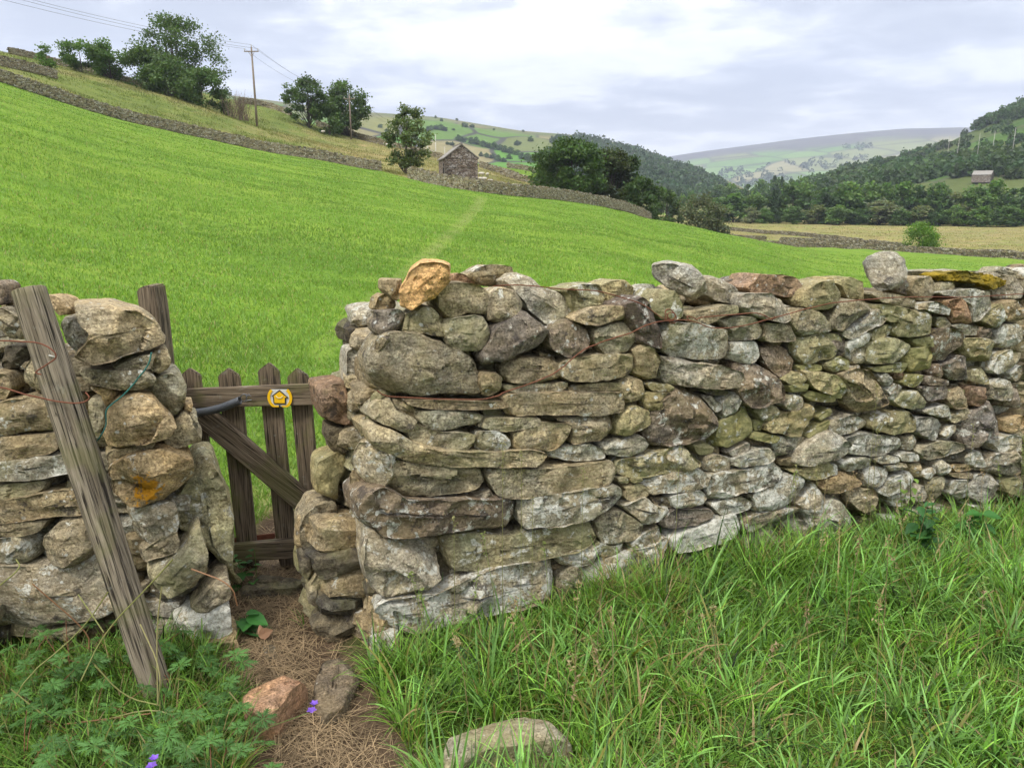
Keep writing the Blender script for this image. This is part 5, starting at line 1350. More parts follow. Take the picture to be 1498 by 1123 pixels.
hwall([(1462, _r + 4), (1480, _r + 6), (1530, _r + 8)], 'stone wall running right from the ruined barn', HR, 1.4, 31, 1.0)
# ------------------------------------------------------------------ utility poles
def pole(px, r, ytop, label, mat='pole', arm=True, f=ground_z, rad=.16, group=None):
    p = at_r(px, r, f); H = z_at(px, ytop, r) - p[2]; o = empty('utility_pole', tuple(p), label, 'utility pole', group)
    m = MB(); V, Fc = tube([[0, 0, -.4], [0, 0, H * .5], [0, 0, H]], [rad * 1.2, rad, rad * .75], 10); m.add(V, Fc); local_obj(m, 'pole', M[mat], o, True)
    tips = []
    if arm:
        m = MB(); box(m, -1.15, 1.15, -.22, -.1, H - .75, H - .6); 
        V, Fc = tube([[-.5, -.16, H - .7], [0, -.14, H - 1.5]], .03, 5); m.add(V, Fc); V, Fc = tube([[.5, -.16, H - .7], [0, -.14, H - 1.5]], .03, 5); m.add(V, Fc)
        c = local_obj(m, 'crossarm', M[mat], o)
        for x in (-1.05, 0, 1.05):
            i = MB(); z0 = H - .6 if x else H; V, Fc = tube([[x, -.16 if x else 0, z0], [x, -.16 if x else 0, z0 + .12], [x, -.16 if x else 0, z0 + .16], [x, -.16 if x else 0, z0 + .34]], [.03, .08, .05, .09], 8); i.add(V, Fc); local_obj(i, 'insulator', M['palepole'], o, True); tips.append(np.array(p) + [x, -.16 if x else 0, z0 + .34])
    return o, tips, np.array(p) + [0, 0, H]
p0_, t0_, _ = pole(-420, 100, -150, 'utility pole outside the view on the left hill')
p1_, t1_, _ = pole(384, 137, 70, 'tall wooden utility pole with a crossarm on the left hillside')
p2_, t2_, _ = pole(518, 172, 140, 'second utility pole in front of the paired trees')
PG = 'pale poles down the distant left hillside'
p3_, t3_, e3 = pole(627, 300, 193, 'pale pole left of the barn roof, leftmost of three distant poles', 'palepole', False, HL if False else ground_z, .18)
p4_, t4_, e4 = pole(639, 320, 197, 'pale pole left of the barn roof, middle one of three distant poles', 'palepole', False, ground_z, .18)
p5_, t5_, e5 = pole(652, 345, 215, 'short pale pole nearest the barn roof', 'palepole', False, ground_z, .16)
def line3(a, b, sag, n=24):
    t = np.linspace(0, 1, n)[:, None]; P = np.asarray(a) * (1 - t) + np.asarray(b) * t; P[:, 2] -= sag * 4 * (t * (1 - t))[:, 0]; return P
for k in range(3):
    m = MB(); P = np.concatenate([line3(t0_[k], t1_[k], 1.6), line3(t1_[k], t2_[k], 1.5)[1:], line3(t2_[k], e3, 2.2)[1:]]); V, Fc = tube(P, .018, 4, False); m.add(V, Fc)
    tag(m.build('power_line', M['line'], None, loc=tuple(P[0])), ['left-hand overhead wire of the three strung between the utility poles', 'middle overhead wire strung over the tops of the utility poles', 'right-hand overhead wire of the three strung between the utility poles'][k], 'overhead wire', 'overhead wires between the utility poles')
for k, (x, yt, r) in enumerate(((1378, 199, 640), (1392, 197, 620), (1421, 195, 590), (1442, 192, 575), (1471, 187, 560))):
    pole(x, r, yt, ['faint pale pole at the left end of the line on the right hill', 'second faint pale pole from the left on the right hill', 'middle pale pole of the line on the right hill', 'fourth pale pole from the left on the right hill', 'rightmost pale pole on the right hill'][k], 'palepole', False, HR, .13, 'pale poles across the right hill')
# ------------------------------------------------------------------ sheep
def blob(m, P, R, n=12, flat=1.0):
    V, Fc = tube(smooth_path(P, 2), np.interp(np.linspace(0, 1, len(smooth_path(P, 2))), np.linspace(0, 1, len(R)), R), n); m.add(V, Fc)
def sheep():
    o = empty('sheep', (0, 0, 0), cat='sheep'); m = MB()
    blob(m, [(-.62, 0, .66), (-.55, 0, .68), (-.3, 0, .68), (.1, 0, .66), (.4, 0, .69), (.56, 0, .74), (.62, 0, .76)], [.06, .2, .27, .29, .26, .2, .08], 16)
    blob(m, [(.48, 0, .78), (.62, 0, .74), (.7, 0, .62)], [.15, .13, .09], 12)
    m.V[0] = m.V[0] + .018 * np.stack([vnoise(m.V[0] * 14, 1), vnoise(m.V[0] * 14, 2), vnoise(m.V[0] * 14, 3)], 1)
    local_obj(m, 'body', M['fleece'], o, True)
    h = MB(); blob(h, [(.66, 0, .66), (.74, 0, .56), (.84, 0, .42), (.88, 0, .36)], [.075, .08, .055, .035], 10); blob(h, [(.68, .07, .64), (.64, .2, .62)], [.03, .012], 6); blob(h, [(.68, -.07, .64), (.64, -.2, .62)], [.03, .012], 6); local_obj(h, 'head', M['sheepface'], o, True)
    for x, y in ((.38, .13), (.38, -.13), (-.42, .13), (-.42, -.13)):
        g = MB(); kx = .03 if x > 0 else -.07; blob(g, [(x, y, .5), (x + kx, y, .28), (x + (.0 if x > 0 else -.02), y, .05), (x + .02, y, 0)], [.065, .035, .026, .032], 7); local_obj(g, 'leg', M['sheepface'], o, True)
    return o
sh0 = sheep()
SHEEP = [(473, 195, 2.6, 'sheep grazing alone on the tufty slope right of the first utility pole'), (497, 190, .3, 'sheep on the slope just left of the second utility pole'), (520, 196, 3.4, 'sheep at the foot of the second utility pole'),
         (553, 208, .1, 'left sheep of the two on the tan slope left of the ragged tree'), (567, 214, 2.9, 'right sheep of the two on the tan slope left of the ragged tree'), (649, 241, 1.2, 'sheep beside the left corner of the barn'),
         (704, 257, .3, 'upper left sheep of the flock just right of the barn'), (713, 258, 1.9, 'upper right sheep of the flock just right of the barn'), (703, 265, 1.0, 'lower left sheep of the flock right of the barn'), (708, 265, 2.8, 'middle lower sheep of the flock right of the barn'), (717, 268, 2.5, 'lowest right sheep of the flock beside the barn'),
         (752, 275, 2.2, 'sheep alone halfway down the tan slope right of the barn'), (793, 273, .4, 'sheep near the clump of trees on the tan slope')]
for i, (x, y, rz, lb) in enumerate(SHEEP):
    o = sh0 if i == 0 else copy_tree(sh0); p = hit(x, y + 1.5, r0=(99 if x > 590 else 130)); o.location = p; o.rotation_euler.z = rz; o.scale = (.78,) * 3; o['label'] = lb; o['group'] = 'sheep grazing on the hillside'
# ------------------------------------------------------------------ grasses
def blades(P, H, Wd, az, lean, curve, col, segs, tw=None):
    """P (n,3) roots; returns V,F,col"""
    n = len(P); t = np.linspace(0, 1, segs + 1); dx, dy = np.cos(az), np.sin(az)
    ang = lean[:, None] + curve[:, None] * t[None]                       # angle from vertical along the blade
    ds = H[:, None] / segs; hx = np.cumsum(np.sin(ang[:, :-1]) * ds, 1); hz = np.cumsum(np.cos(ang[:, :-1]) * ds, 1)
    hx = np.hstack([np.zeros((n, 1)), hx]); hz = np.hstack([np.zeros((n, 1)), hz])
    tw = az + math.pi / 2 if tw is None else tw; sx, sy = np.cos(tw), np.sin(tw)
    w = Wd[:, None] * np.minimum(1, (1 - t ** 2.2) * 1.1)[None] * .5; w[:, -1] = 0
    c = np.stack([P[:, :1] + dx[:, None] * hx, P[:, 1:2] + dy[:, None] * hx, P[:, 2:] + hz], -1)
    s = np.stack([sx[:, None] * w, sy[:, None] * w, w * 0], -1)
    Lf = c - s; Rt = c + s
    V = np.concatenate([Lf[:, :-1], Rt[:, :-1], c[:, -1:]], 1); k = segs; m = 2 * k + 1          # left 0..k-1, right k..2k-1, tip 2k
    b = np.arange(n)[:, None] * m; i = np.arange(k - 1)[None]
    Fq = np.stack([b + i, b + k + i, b + k + i + 1, b + i + 1], -1).reshape(-1, 4); Ft = np.concatenate([b + k - 1, b + 2 * k - 1, b + 2 * k], 1)
    return V.reshape(-1, 3), [Fq, Ft] if k > 1 else [Ft], np.repeat(col, m, axis=0)
def grass_obj(name, parts, mat, label=None, cat=None):
    m = MB()
    for V, Fc, c in parts: m.add(V, Fc, col=c)
    o = bpy.data.objects.new(name, m.mesh(name, mat, True)); COL.objects.link(o); return tag(o, label, cat, None, 'stuff')
def in_view(X, Y, Z, mg=60):
    D = np.stack([X, Y, Z - CAMZ], 1); fy = D[:, 1] * cp - D[:, 2] * sp; fz = D[:, 1] * sp + D[:, 2] * cp
    px = CX + F * D[:, 0] / fy; py = CY - F * fz / fy
    return (fy > 0) & (px > -mg) & (px < 1498 + mg) & (py < 1123 + mg * 3)
# short pasture beyond the wall, thinning with distance
def pasture():
    parts = []; rs = np.random.RandomState(2)
    for (r0, r1, N, h0, w0, segs) in ((2.9, 7, 150000, .055, .0035, 3), (7, 16, 140000, .05, .007, 2), (16, 34, 100000, .065, .016, 1), (34, 62, 80000, .075, .03, 1), (62, 108, 60000, .10, .05, 1)):
        A = rs.uniform(-.70, .66, N); R = np.exp(rs.uniform(math.log(r0), math.log(r1), N)); X = np.sin(A) * R; Y = np.cos(A) * R
        P2 = np.stack([X, Y, X * 0], 1); tuft = vnoise(P2 * 1.3, 3) * .5 + .5; t2 = vnoise(P2 * .35, 6) * .5 + .5
        k = (Y > wall_y(X) + .62) & (rs.uniform(size=N) < .55 + .6 * tuft) & (np.minimum(R - np.interp(A, *WALLR), 0) < -1)
        k &= ~(np.hypot((X + .88) / .42, (Y - 3.72) / .38) < rs.uniform(.6, 1.1, N)) & ~(dist_poly(X, Y, PATH) < .27)
        X, Y, A, R, tuft, t2 = [q[k] for q in (X, Y, A, R, tuft, t2)]; n = len(X); Z = ground_z(X, Y)
        near = (dist_poly(X, Y, FP) < (.08 + R * .006)) & (R > 7)
        H = h0 * rs.uniform(.6, 1.35, n) * (.75 + .5 * tuft) * np.where(near, .5, 1); W = w0 * (R / r0) ** .8 * rs.uniform(.7, 1.3, n)
        g = np.array([.152, .262, .035]); c = g[None] * rs.uniform(.75, 1.25, (n, 1)) * (.82 + .36 * t2[:, None]); u = rs.uniform(size=n)
        c[u < .10] = np.array([.22, .27, .05]) * rs.uniform(.7, 1.1, ((u < .10).sum(), 1)); c[u < .03] = np.array([.32, .28, .12])
        c[near & (u < .45)] = np.array([.21, .24, .08])
        c[:, 2] += rs.uniform(0, .02, n) * 1.0
        parts.append(blades(np.stack([X, Y, Z - .005], 1), H, W, rs.uniform(0, 6.28, n), rs.uniform(.0, .8, n), rs.uniform(.1, 1.2, n), c, segs, rs.uniform(-.9, .9, n)))
    grass_obj('pasture_grass', parts, M['blade'], 'short bright green pasture grass beyond the walls', 'grass')
pasture()
def rough_pasture():
    parts = []; rs = np.random.RandomState(6)
    for (a0, a1, r0, r1, N, h, w) in ((-.66, .0, 93, 205, 110000, .30, .075), (.0, .62, 140, 330, 60000, .28, .10)):
        A = rs.uniform(a0, a1, N); R = np.exp(rs.uniform(math.log(r0), math.log(r1), N)); X = np.sin(A) * R; Y = np.cos(A) * R; P2 = np.stack([X, Y, X * 0], 1)
        tf = vnoise(P2 * .55, 3) + .6 * vnoise(P2 * .15, 9); k = (R > np.interp(A, *WALLR) + .6) & (tf > rs.uniform(-1.1, .5, N)); X, Y, A, R, tf = [q[k] for q in (X, Y, A, R, tf)]; n = len(X)
        c = zone_color(X, Y) * rs.uniform(.65, 1.45, (n, 1)) * (1 - .22 * np.clip(tf, -1, 1))[:, None]
        parts.append(blades(np.stack([X, Y, ground_z(X, Y) - .02], 1), h * rs.uniform(.4, 1.2, n) * (1 + .4 * np.clip(tf, -1, 1)), w * rs.uniform(.7, 1.6, n), rs.uniform(0, 6.28, n), rs.uniform(0, .9, n), rs.uniform(.1, .8, n), c, 1, rs.uniform(-.9, .9, n)))
    grass_obj('rough_pasture_grass', parts, M['blade'], 'rough olive and tan grass on the slopes and meadow beyond the field walls', 'grass')
rough_pasture()
STONE_FOOT = [(-.15, 2.03, .16), (-.62, 2.08, .0)]
def long_grass():
    rs = np.random.RandomState(4); parts = []
    # tuft centres
    def region(N, x0, x1, y0, y1, keep, h, w, dens_tuft, curl, palette):
        nt = int(N / dens_tuft); X = rs.uniform(x0, x1, nt); Y = rs.uniform(y0, y1, nt); k = keep(X, Y); X, Y = X[k], Y[k]; nt = len(X)
        th = h * rs.uniform(.6, 1.35, nt) * (.8 + .35 * vnoise(np.stack([X * 1.7, Y * 1.7, X * 0], 1), 8)); tc = rs.uniform(.75, 1.3, nt); taz = rs.uniform(0, 6.28, nt); tl = rs.uniform(0, .7, nt)
        idx = rs.randint(0, nt, N); a = rs.uniform(0, 6.28, N); rr = np.abs(rs.normal(size=N)) * .035
        px = X[idx] + np.cos(a) * rr; py = Y[idx] + np.sin(a) * rr; pz = ground_z(px, py) - .01
        az = a + rs.normal(size=N) * .5; lx = np.cos(az) * .8 + np.cos(taz[idx]) * tl[idx]; ly = np.sin(az) * .8 + np.sin(taz[idx]) * tl[idx]; az = np.arctan2(ly, lx)
        H = th[idx] * rs.uniform(.45, 1.25, N); W = w * rs.uniform(.55, 1.5, N)
        u = rs.uniform(size=N); c = np.array(palette[0])[None] * (1 - rs.uniform(size=(N, 1))) + np.array(palette[1])[None] * rs.uniform(size=(N, 1)); c = c * tc[idx][:, None] * rs.uniform(.75, 1.25, (N, 1))
        pt = vnoise(np.stack([px * 2.1, py * 2.1, px * 0], 1), 12); s = u < .10 + .16 * np.clip(pt, 0, 1); c[s] = np.array([.22, .21, .05]) * rs.uniform(.7, 1.2, (s.sum(), 1)); s = u < .045 + .10 * np.clip(pt, 0, 1); c[s] = np.array([.34, .25, .12]) * rs.uniform(.7, 1.2, (s.sum(), 1))
        k = keep(px, py); q = [v[k] for v in (px, py, pz, H, W, az, c)]; n = k.sum()
        parts.append(blades(np.stack(q[:3], 1), q[3], q[4], q[5], rs.uniform(.05, .55, n), rs.uniform(.3, curl, n), q[6], 6, q[5] + math.pi / 2 + rs.normal(size=n) * .5))
    def keep_r(X, Y):
        k = (Y < wall_y(X) - .01) & (X > -.5 + .0 * Y) & (dist_poly(X, Y, PATH) > .25)
        k &= ~((np.abs(X + .04) < .22) & (Y > 1.78) & (Y < 2.10))
        return k
    pal = ((.09, .20, .025), (.205, .34, .055))
    region(66000, -.6, 3.4, 1.15, 3.9, keep_r, .21, .0046, 26, 2.1, pal)
    region(16000, -.6, 3.4, 1.15, 3.9, keep_r, .27, .0075, 12, 2.2, ((.10, .22, .05), (.19, .34, .08)))
    region(2600, -.4, .3, 1.7, 2.2, lambda X, Y: (np.abs(X + .04) < .26) & (Y > 1.74) & (Y < 2.14), .075, .004, 12, 1.6, pal)
    def keep_w(X, Y): return (Y < wall_y(X) - .005) & (Y > wall_y(X) - .22) & (X > -.40)
    region(9000, -.4, 3.4, 2.3, 4.0, keep_w, .22, .0045, 14, 1.3, pal)
    def keep_l(X, Y): return (Y < 2.49) & (X < -.88 + (2.4 - Y) * .25) & (dist_poly(X, Y, PATH) > .2)
    region(42000, -2.4, -.7, 1.15, 2.5, keep_l, .165, .0042, 18, 1.9, ((.07, .16, .022), (.16, .27, .045)))
    region(2500, -1.2, -.8, 2.0, 2.9, lambda X, Y: (dist_poly(X, Y, PATH) > .12) & (X > -1.15) & (dist_poly(X, Y, PATH) < .24) & (Y < 2.7), .09, .003, 14, 1.3, ((.06, .15, .02), (.10, .22, .03)))
    grass_obj('grass', parts, M['blade'], 'long tussocky grass growing at the foot of the walls', 'grass')
long_grass()
def straw():
    rs = np.random.RandomState(9); N = 5000; t = rs.uniform(0, .62, N); d = np.r_[0, np.cumsum(np.linalg.norm(np.diff(PATH, axis=0), axis=1))]
    X = np.interp(t * d[-1] * .86 + .25, d, PATH[:, 0]) + rs.normal(size=N) * .12; Y = np.interp(t * d[-1] * .86 + .25, d, PATH[:, 1]) + rs.normal(size=N) * .06; Z = ground_z(X, Y) + rs.uniform(.0, .022, N)
    ex = 1400; X = np.r_[X, -.88 + rs.normal(size=ex) * .24]; Y = np.r_[Y, 3.72 + rs.normal(size=ex) * .2]; Z = np.r_[Z, ground_z(X[-ex:], Y[-ex:]) + .008]; N += ex
    c = np.array([.30, .215, .12])[None] * rs.uniform(.3, 1.25, (N, 1)); a = rs.uniform(0, 6.28, N)
    p = blades(np.stack([X, Y, Z], 1), rs.uniform(.04, .17, N), rs.uniform(.0010, .0026, N), a, rs.uniform(1.35, 1.62, N), rs.uniform(-.15, .5, N), c, 4, a + math.pi / 2)
    grass_obj('dry_straw', [p], M['straw'], 'dry straw litter trodden into the gateway path', 'straw')
straw()
# tall flowering stems standing in the grass
def seed_stem(x, y, h, rs, col, lean, az, m, heads=True):
    z = gz(x, y); P = smooth_path([(x, y, z), (x + math.cos(az) * lean * .3, y + math.sin(az) * lean * .3, z + h * .5), (x + math.cos(az) * lean, y + math.sin(az) * lean, z + h)], 2)
    V, Fc = tube(P, np.linspace(.0016, .0007, len(P)), 4, False); m.add(V, Fc, col=np.array(col))
    if heads:
        n = 26; t = rs.uniform(.72, 1, n); C = np.stack([np.interp(t, np.linspace(0, 1, len(P)), P[:, i]) for i in range(3)], 1) + rs.normal(size=(n, 3)) * .006
        V, Fq = leaf_quads(C, np.full(n, .006), rs, 0, .4); m.add(V, Fq, col=np.array(col) * 1.1)
def stems():
    rs = np.random.RandomState(21); m = MB()
    for i in range(70):
        x = rs.uniform(-.3, 3.0); y = wall_y(np.array(x)) - rs.uniform(.03, 1.1); c = [(.36, .28, .15), (.20, .25, .07), (.30, .22, .13)][rs.randint(3)]
        seed_stem(x, float(y), rs.uniform(.28, .5), rs, c, rs.uniform(0, .14), rs.uniform(0, 6.28), m)
    for px, pyb, h in ((762, 850, .52), (850, 850, .45), (778, 870, .4), (665, 905, .4), (1268, 735, .55), (1275, 745, .38), (1415, 720, .4), (988, 800, .42), (1190, 775, .3), (1160, 780, .3), (735, 880, .62)):
        p0, n, u = plane_of('F', -.08); q = on_plane(px, pyb, p0, n); seed_stem(q[0], q[1], h + max(0, q[2]), rs, (.26, .25, .11), .03, 1.5, m)
    grass_obj_m('grass_stems', m, M['blade'], 'thin seeding grass stems standing in front of the right wall', 'grass')
def grass_obj_m(name, m, mat, label, cat):
    o = bpy.data.objects.new(name, m.mesh(name, mat, True)); COL.objects.link(o); tag(o, label, cat, None, 'stuff')
stems()
# ------------------------------------------------------------------ leafy plants
def palm_leaf(R, rs, lobes=7):
    """deeply cut palmate leaf in the xy plane, centre at 0"""
    V = [(0, 0, 0)]; Fs = []
    def tri(a, b, c):
        k = len(V); V.extend([a, b, c]); Fs.append((k, k + 1, k + 2))
    for l in range(lobes):
        a = math.radians(-140 + 280 * l / (lobes - 1)) + rs.uniform(-.05, .05); L = R * (1 - .32 * abs(l - (lobes - 1) / 2) / (lobes / 2)) * rs.uniform(.9, 1.1); d = np.array([math.cos(a), math.sin(a)]); n = np.array([-d[1], d[0]])
        def pt(t, w): q = d * t * L + n * w * L; return (q[0], q[1], .10 * L * math.sin(t * 3) - abs(w) * .25 * L)
        tri(pt(0, 0), pt(.5, -.10), pt(.5, .10)); tri(pt(.5, -.10), pt(1.0, 0), pt(.5, .10))
        for s in (-1, 1):
            tri(pt(.30, 0), pt(.74, s * .27), pt(.52, s * .02)); tri(pt(.48, 0), pt(.92, s * .21), pt(.70, s * .02)); tri(pt(.2, s * .02), pt(.52, s * .24), pt(.4, s * .05))
    return np.array(V), np.array(Fs)
def ovate_leaf(L, rs, W=.42, teeth=True):
    n = 9; V = []; Fs = []
    for i in range(n):
        t = i / (n - 1); w = W * L * math.sin(math.pi * t ** .75) * (1 + (.13 if teeth and i % 2 else 0)); z = .06 * L * math.sin(t * 3.1); V += [(t * L, -w / 2, z + .12 * w), (t * L, 0, z), (t * L, w / 2, z + .12 * w)]
    for i in range(n - 1):
        b = i * 3; Fs += [(b, b + 3, b + 4), (b, b + 4, b + 1), (b + 1, b + 4, b + 5), (b + 1, b + 5, b + 2)]
    return np.array(V), np.array(Fs)
def orient(V, pos, az, pitch, roll=0):
    R = np.array(Matrix.Rotation(az, 3, 'Z') @ Matrix.Rotation(pitch, 3, 'Y') @ Matrix.Rotation(roll, 3, 'X')); return V @ R.T + pos
def cranesbill(x, y, seed, label, n=14, spread=.2, h=.2, flowers=(), R=.055):
    rs = np.random.RandomState(seed); z = gz(x, y); o = empty('cranesbill_plant', (x, y, z), label, 'plant', 'cranesbill plants below the left wall'); lf = MB(); stm = MB()
    for i in range(n):
        a = rs.uniform(0, 6.28); q = rs.uniform(.15, 1) ** .6 * spread; tip = np.array([x + math.cos(a) * q, y + math.sin(a) * q, z + h * rs.uniform(.5, 1.15) * (1 - .3 * q / spread)])
        P = smooth_path([(x, y, z), ((x * .4 + tip[0] * .6), (y * .4 + tip[1] * .6), z + (tip[2] - z) * .75), tip], 2); V, Fc = tube(P, .0013, 4, False); stm.add(V, Fc, col=np.array([.16, .17, .05]) if rs.rand() < .6 else np.array([.25, .11, .06]))
        V, Ft = palm_leaf(R * rs.uniform(.75, 1.25), rs); lf.add(orient(V, tip, a, rs.uniform(-.1, .5), rs.uniform(-.3, .3)), Ft, col=np.array([.075, .165, .04]) * rs.uniform(.7, 1.5))
    lf.build('leaves', M['leaf'], o, smooth=False, loc=(x, y, z)); stm.build('stems', M['leaf'], o, loc=(x, y, z))
    for (fx, fy) in flowers:
        c = hitplane(fx, fy, .17); f = MB()
        V, Fc = tube(smooth_path([(x, y, z), ((x + c[0]) / 2, (y + c[1]) / 2, z + .13), c], 1), .0012, 4, False); stm2 = MB(); stm2.add(V, Fc, col=np.array([.12, .18, .04]))
        for hd in range(2):
            cc = c + np.array([.009 * hd, .0, .02 * hd])
            for k in range(5):
                V, Ft = ovate_leaf(.0165, rs, .85, False); f.add(orient(V, cc, k * 1.256 + hd, -.35 - .3 * hd), Ft, col=np.array([.25, .12, .62]) * rs.uniform(.8, 1.2))
        fo = f.build('flower', M['petal'], o, smooth=False, loc=tuple(c)); stm2.build('flower_stalk', M['leaf'], o, loc=tuple(c))
    return o
def hitplane(px, py, z):
    d = ray(px, py); t = (z - CAMZ) / d[2]; return CAM + d * t
spots = [(60, 1000, 'leafy cranesbill plant at the left edge under the wall', ()), (130, 1040, 'cranesbill plant between the left edge and the leaning post', ()), (30, 1090, 'cranesbill plant in the bottom left corner', ()), (180, 960, 'cranesbill plant just left of the foot of the leaning post', ()),
         (240, 1040, 'cranesbill plant at the foot of the leaning post', ()), (272, 1000, 'cranesbill plant between the leaning post and the reddish stone', ()), (220, 1110, 'cranesbill plant at the bottom edge with a violet flower', ((222, 1121),)), (292, 1105, 'cranesbill plant beside the straw at the bottom with a violet flower over it', ((456, 1040),)), (110, 1130, 'cranesbill plant cut by the bottom edge at the left', ()), (310, 1150, 'cranesbill plant cut by the bottom edge beside the straw', ()), (100, 950, 'small cranesbill plant close under the left wall', ()), (20, 960, 'cranesbill plant rising at the far left under the wall', ())]
for i, (px, py, lb, fl) in enumerate(spots):
    p = hitplane(px, py + 20, .06); cranesbill(p[0], p[1], 40 + i, lb, 12, .19, .17, fl, R=.047)
# sprawling reddish stems
def sprawl():
    rs = np.random.RandomState(3); m = MB()
    for s in ('0,1123 40,830 300,620 400,470', '40,830 190,950', '120,440 330,620 330,680', '300,800 385,620 560,440 640,350', '385,620 290,480', '585,890 580,600 600,450', '190,1030 330,960 590,890 700,980', '590,890 460,860 350,740', '240,960 400,940 560,920', '710,385 860,440 880,520', '850,840 940,950 970,955', '585,890 600,760 520,590', '0,445 80,380 60,350'):
        P = []
        for x, y in parse('K', s):
            d = ray(x, y); Y = 2.15 + rs.uniform(-.06, .06) if y < 950 else None; P.append(CAM + d * ((Y if Y else 2.02) / d[1]))
        P = smooth_path(P, 2); V, Fc = tube(P, .0022, 5, False); m.add(V, Fc, col=np.array([(.26, .26, .09), (.32, .17, .09), (.30, .27, .12)][rs.randint(3)]))
    tag(grass_like('sprawling_stems', m), 'tangle of long thin yellowish stems sprawling over the plants at the left', 'plant stems', None, 'stuff')
def grass_like(name, m):
    o = bpy.data.objects.new(name, m.mesh(name, M['leaf'], True)); COL.objects.link(o); return o
sprawl()
def leafy(px, py, z, seed, label, cat, n, L, h, col, W=.5, name='leafy_plant', Y=None):
    rs = np.random.RandomState(seed); p = hitplane(px, py, z) if Y is None else at_y(px, py, Y); z0 = gz(p[0], p[1]); x, y = p[0], p[1]; o = empty(name, (x, y, z0), label, cat); lf = MB(); st_ = MB()
    for k in range(max(1, n // 7)):
        ax = x + rs.uniform(-.05, .05) * (n > 7); ay = y + rs.uniform(-.04, .04) * (n > 7); hh = h * rs.uniform(.75, 1.1); V, Fc = tube([(ax, ay, z0), (ax + .01, ay, z0 + hh * .5), (ax + rs.uniform(-.02, .02), ay, z0 + hh)], .002, 5, False); st_.add(V, Fc, col=np.array([.1, .15, .04]))
        for i in range(min(n, 8)):
            t = (i + 1) / min(n, 8); V, Ft = ovate_leaf(L * rs.uniform(.7, 1.15) * (1.15 - .4 * t), rs, W); lf.add(orient(V, np.array([ax, ay, z0 + hh * t]), rs.uniform(0, 6.28), rs.uniform(-.2, .5), rs.uniform(-.3, .3)), Ft, col=np.array(col) * rs.uniform(.75, 1.3))
    lf.build('leaves', M['leaf'], o, smooth=False, loc=(x, y, z0)); st_.build('stem', M['leaf'], o, loc=(x, y, z0))
leafy(1345, 830, .0, 1, 'dark green nettle growing against the right part of the wall', 'plant', 42, .085, .30, (.04, .12, .03), name='nettle_plant')
leafy(1425, 800, .0, 2, 'broad-leaved plant at the wall foot right of the nettle', 'plant', 14, .11, .22, (.05, .17, .03), .75, name='dock_plant')
leafy(1310, 800, .0, 6, 'pale yellow-green weed at the wall foot left of the nettle', 'plant', 21, .06, .34, (.14, .22, .04), name='nettle_plant')
leafy(362, 925, .0, 3, 'small dock plant at the left edge of the straw path', 'plant', 7, .10, .10, (.045, .16, .03), .65, name='dock_plant')
leafy(357, 860, .0, 4, 'small ivy-like plant at the foot of the left gate side', 'plant', 14, .055, .16, (.05, .14, .03), .8, name='ivy_plant')
leafy(725, 1010, .0, 5, 'small soft-leaved plant just above the triangular stone in the grass', 'plant', 8, .05, .08, (.05, .16, .04), .9, name='clover_plant')
lfm = MB(); rsl = np.random.RandomState(2); V, Ft = ovate_leaf(.075, rsl, .7); lfm.add(orient(V * .75, hitplane(378, 930, .03), .3, -.3, 1.0), Ft, col=np.array([.20, .11, .06])); V, Ft = ovate_leaf(.06, rsl, .6); lfm.add(orient(V * .75, hitplane(385, 928, .035), 2.2, -.5, -.9), Ft, col=np.array([.24, .14, .08]))
tag(lfm.build('fallen_leaf', M['straw'], None, smooth=False, loc=tuple(hitplane(380, 930, .03))), 'curled brown dead leaf on the straw path', 'leaf')
# ------------------------------------------------------------------ haze, sky, light, camera
def haze():
    m = MB(); box(m, -9500, 9500, -9500, 9500, -60, 1500); mt = bpy.data.materials.new('haze'); mt.use_nodes = True; t = mt.node_tree; t.nodes.remove(t.nodes['Principled BSDF'])
    v = t.nodes.new('ShaderNodeVolumePrincipled'); v.inputs['Density'].default_value = HAZE; v.inputs['Color'].default_value = (.74, .82, 1.0, 1); v.inputs['Anisotropy'].default_value = .1; t.links.new(v.outputs[0], t.nodes['Material Output'].inputs['Volume'])
    o = bpy.data.objects.new('haze', m.mesh('haze', mt, False)); COL.objects.link(o); tag(o, kind='stuff')
HAZE = .00016
haze()
W = bpy.data.worlds.new('World'); SC.world = W; W.use_nodes = True; nt = W.node_tree; N = nt.nodes; Lk = nt.links
SUN_EL, SUN_AZ = math.radians(52), math.radians(-140)      # azimuth from +Y towards +X ; behind the camera, to the left
bgd = N['Background']; sky = N.new('ShaderNodeTexSky'); sky.sky_type = 'NISHITA'; sky.sun_disc = False; sky.sun_elevation = SUN_EL; sky.sun_rotation = SUN_AZ; sky.air_density = 1; sky.dust_density = 2
tcn = N.new('ShaderNodeTexCoord'); sp_ = N.new('ShaderNodeSeparateXYZ'); Lk.new(tcn.outputs['Generated'], sp_.inputs[0])
def mth(op, a, b=0.0, cl=False):
    m = N.new('ShaderNodeMath'); m.operation = op; m.use_clamp = cl
    for i, v in enumerate((a, b)):
        if isinstance(v, (int, float)): m.inputs[i].default_value = v
        else: Lk.new(v, m.inputs[i])
    return m.outputs[0]
zz = mth('ADD', mth('MAXIMUM', sp_.outputs[2], 0.0), .12); cx_ = mth('DIVIDE', sp_.outputs[0], zz); cy_ = mth('DIVIDE', sp_.outputs[1], zz)
cb = N.new('ShaderNodeCombineXYZ'); Lk.new(cx_, cb.inputs[0]); Lk.new(cy_, cb.inputs[1])
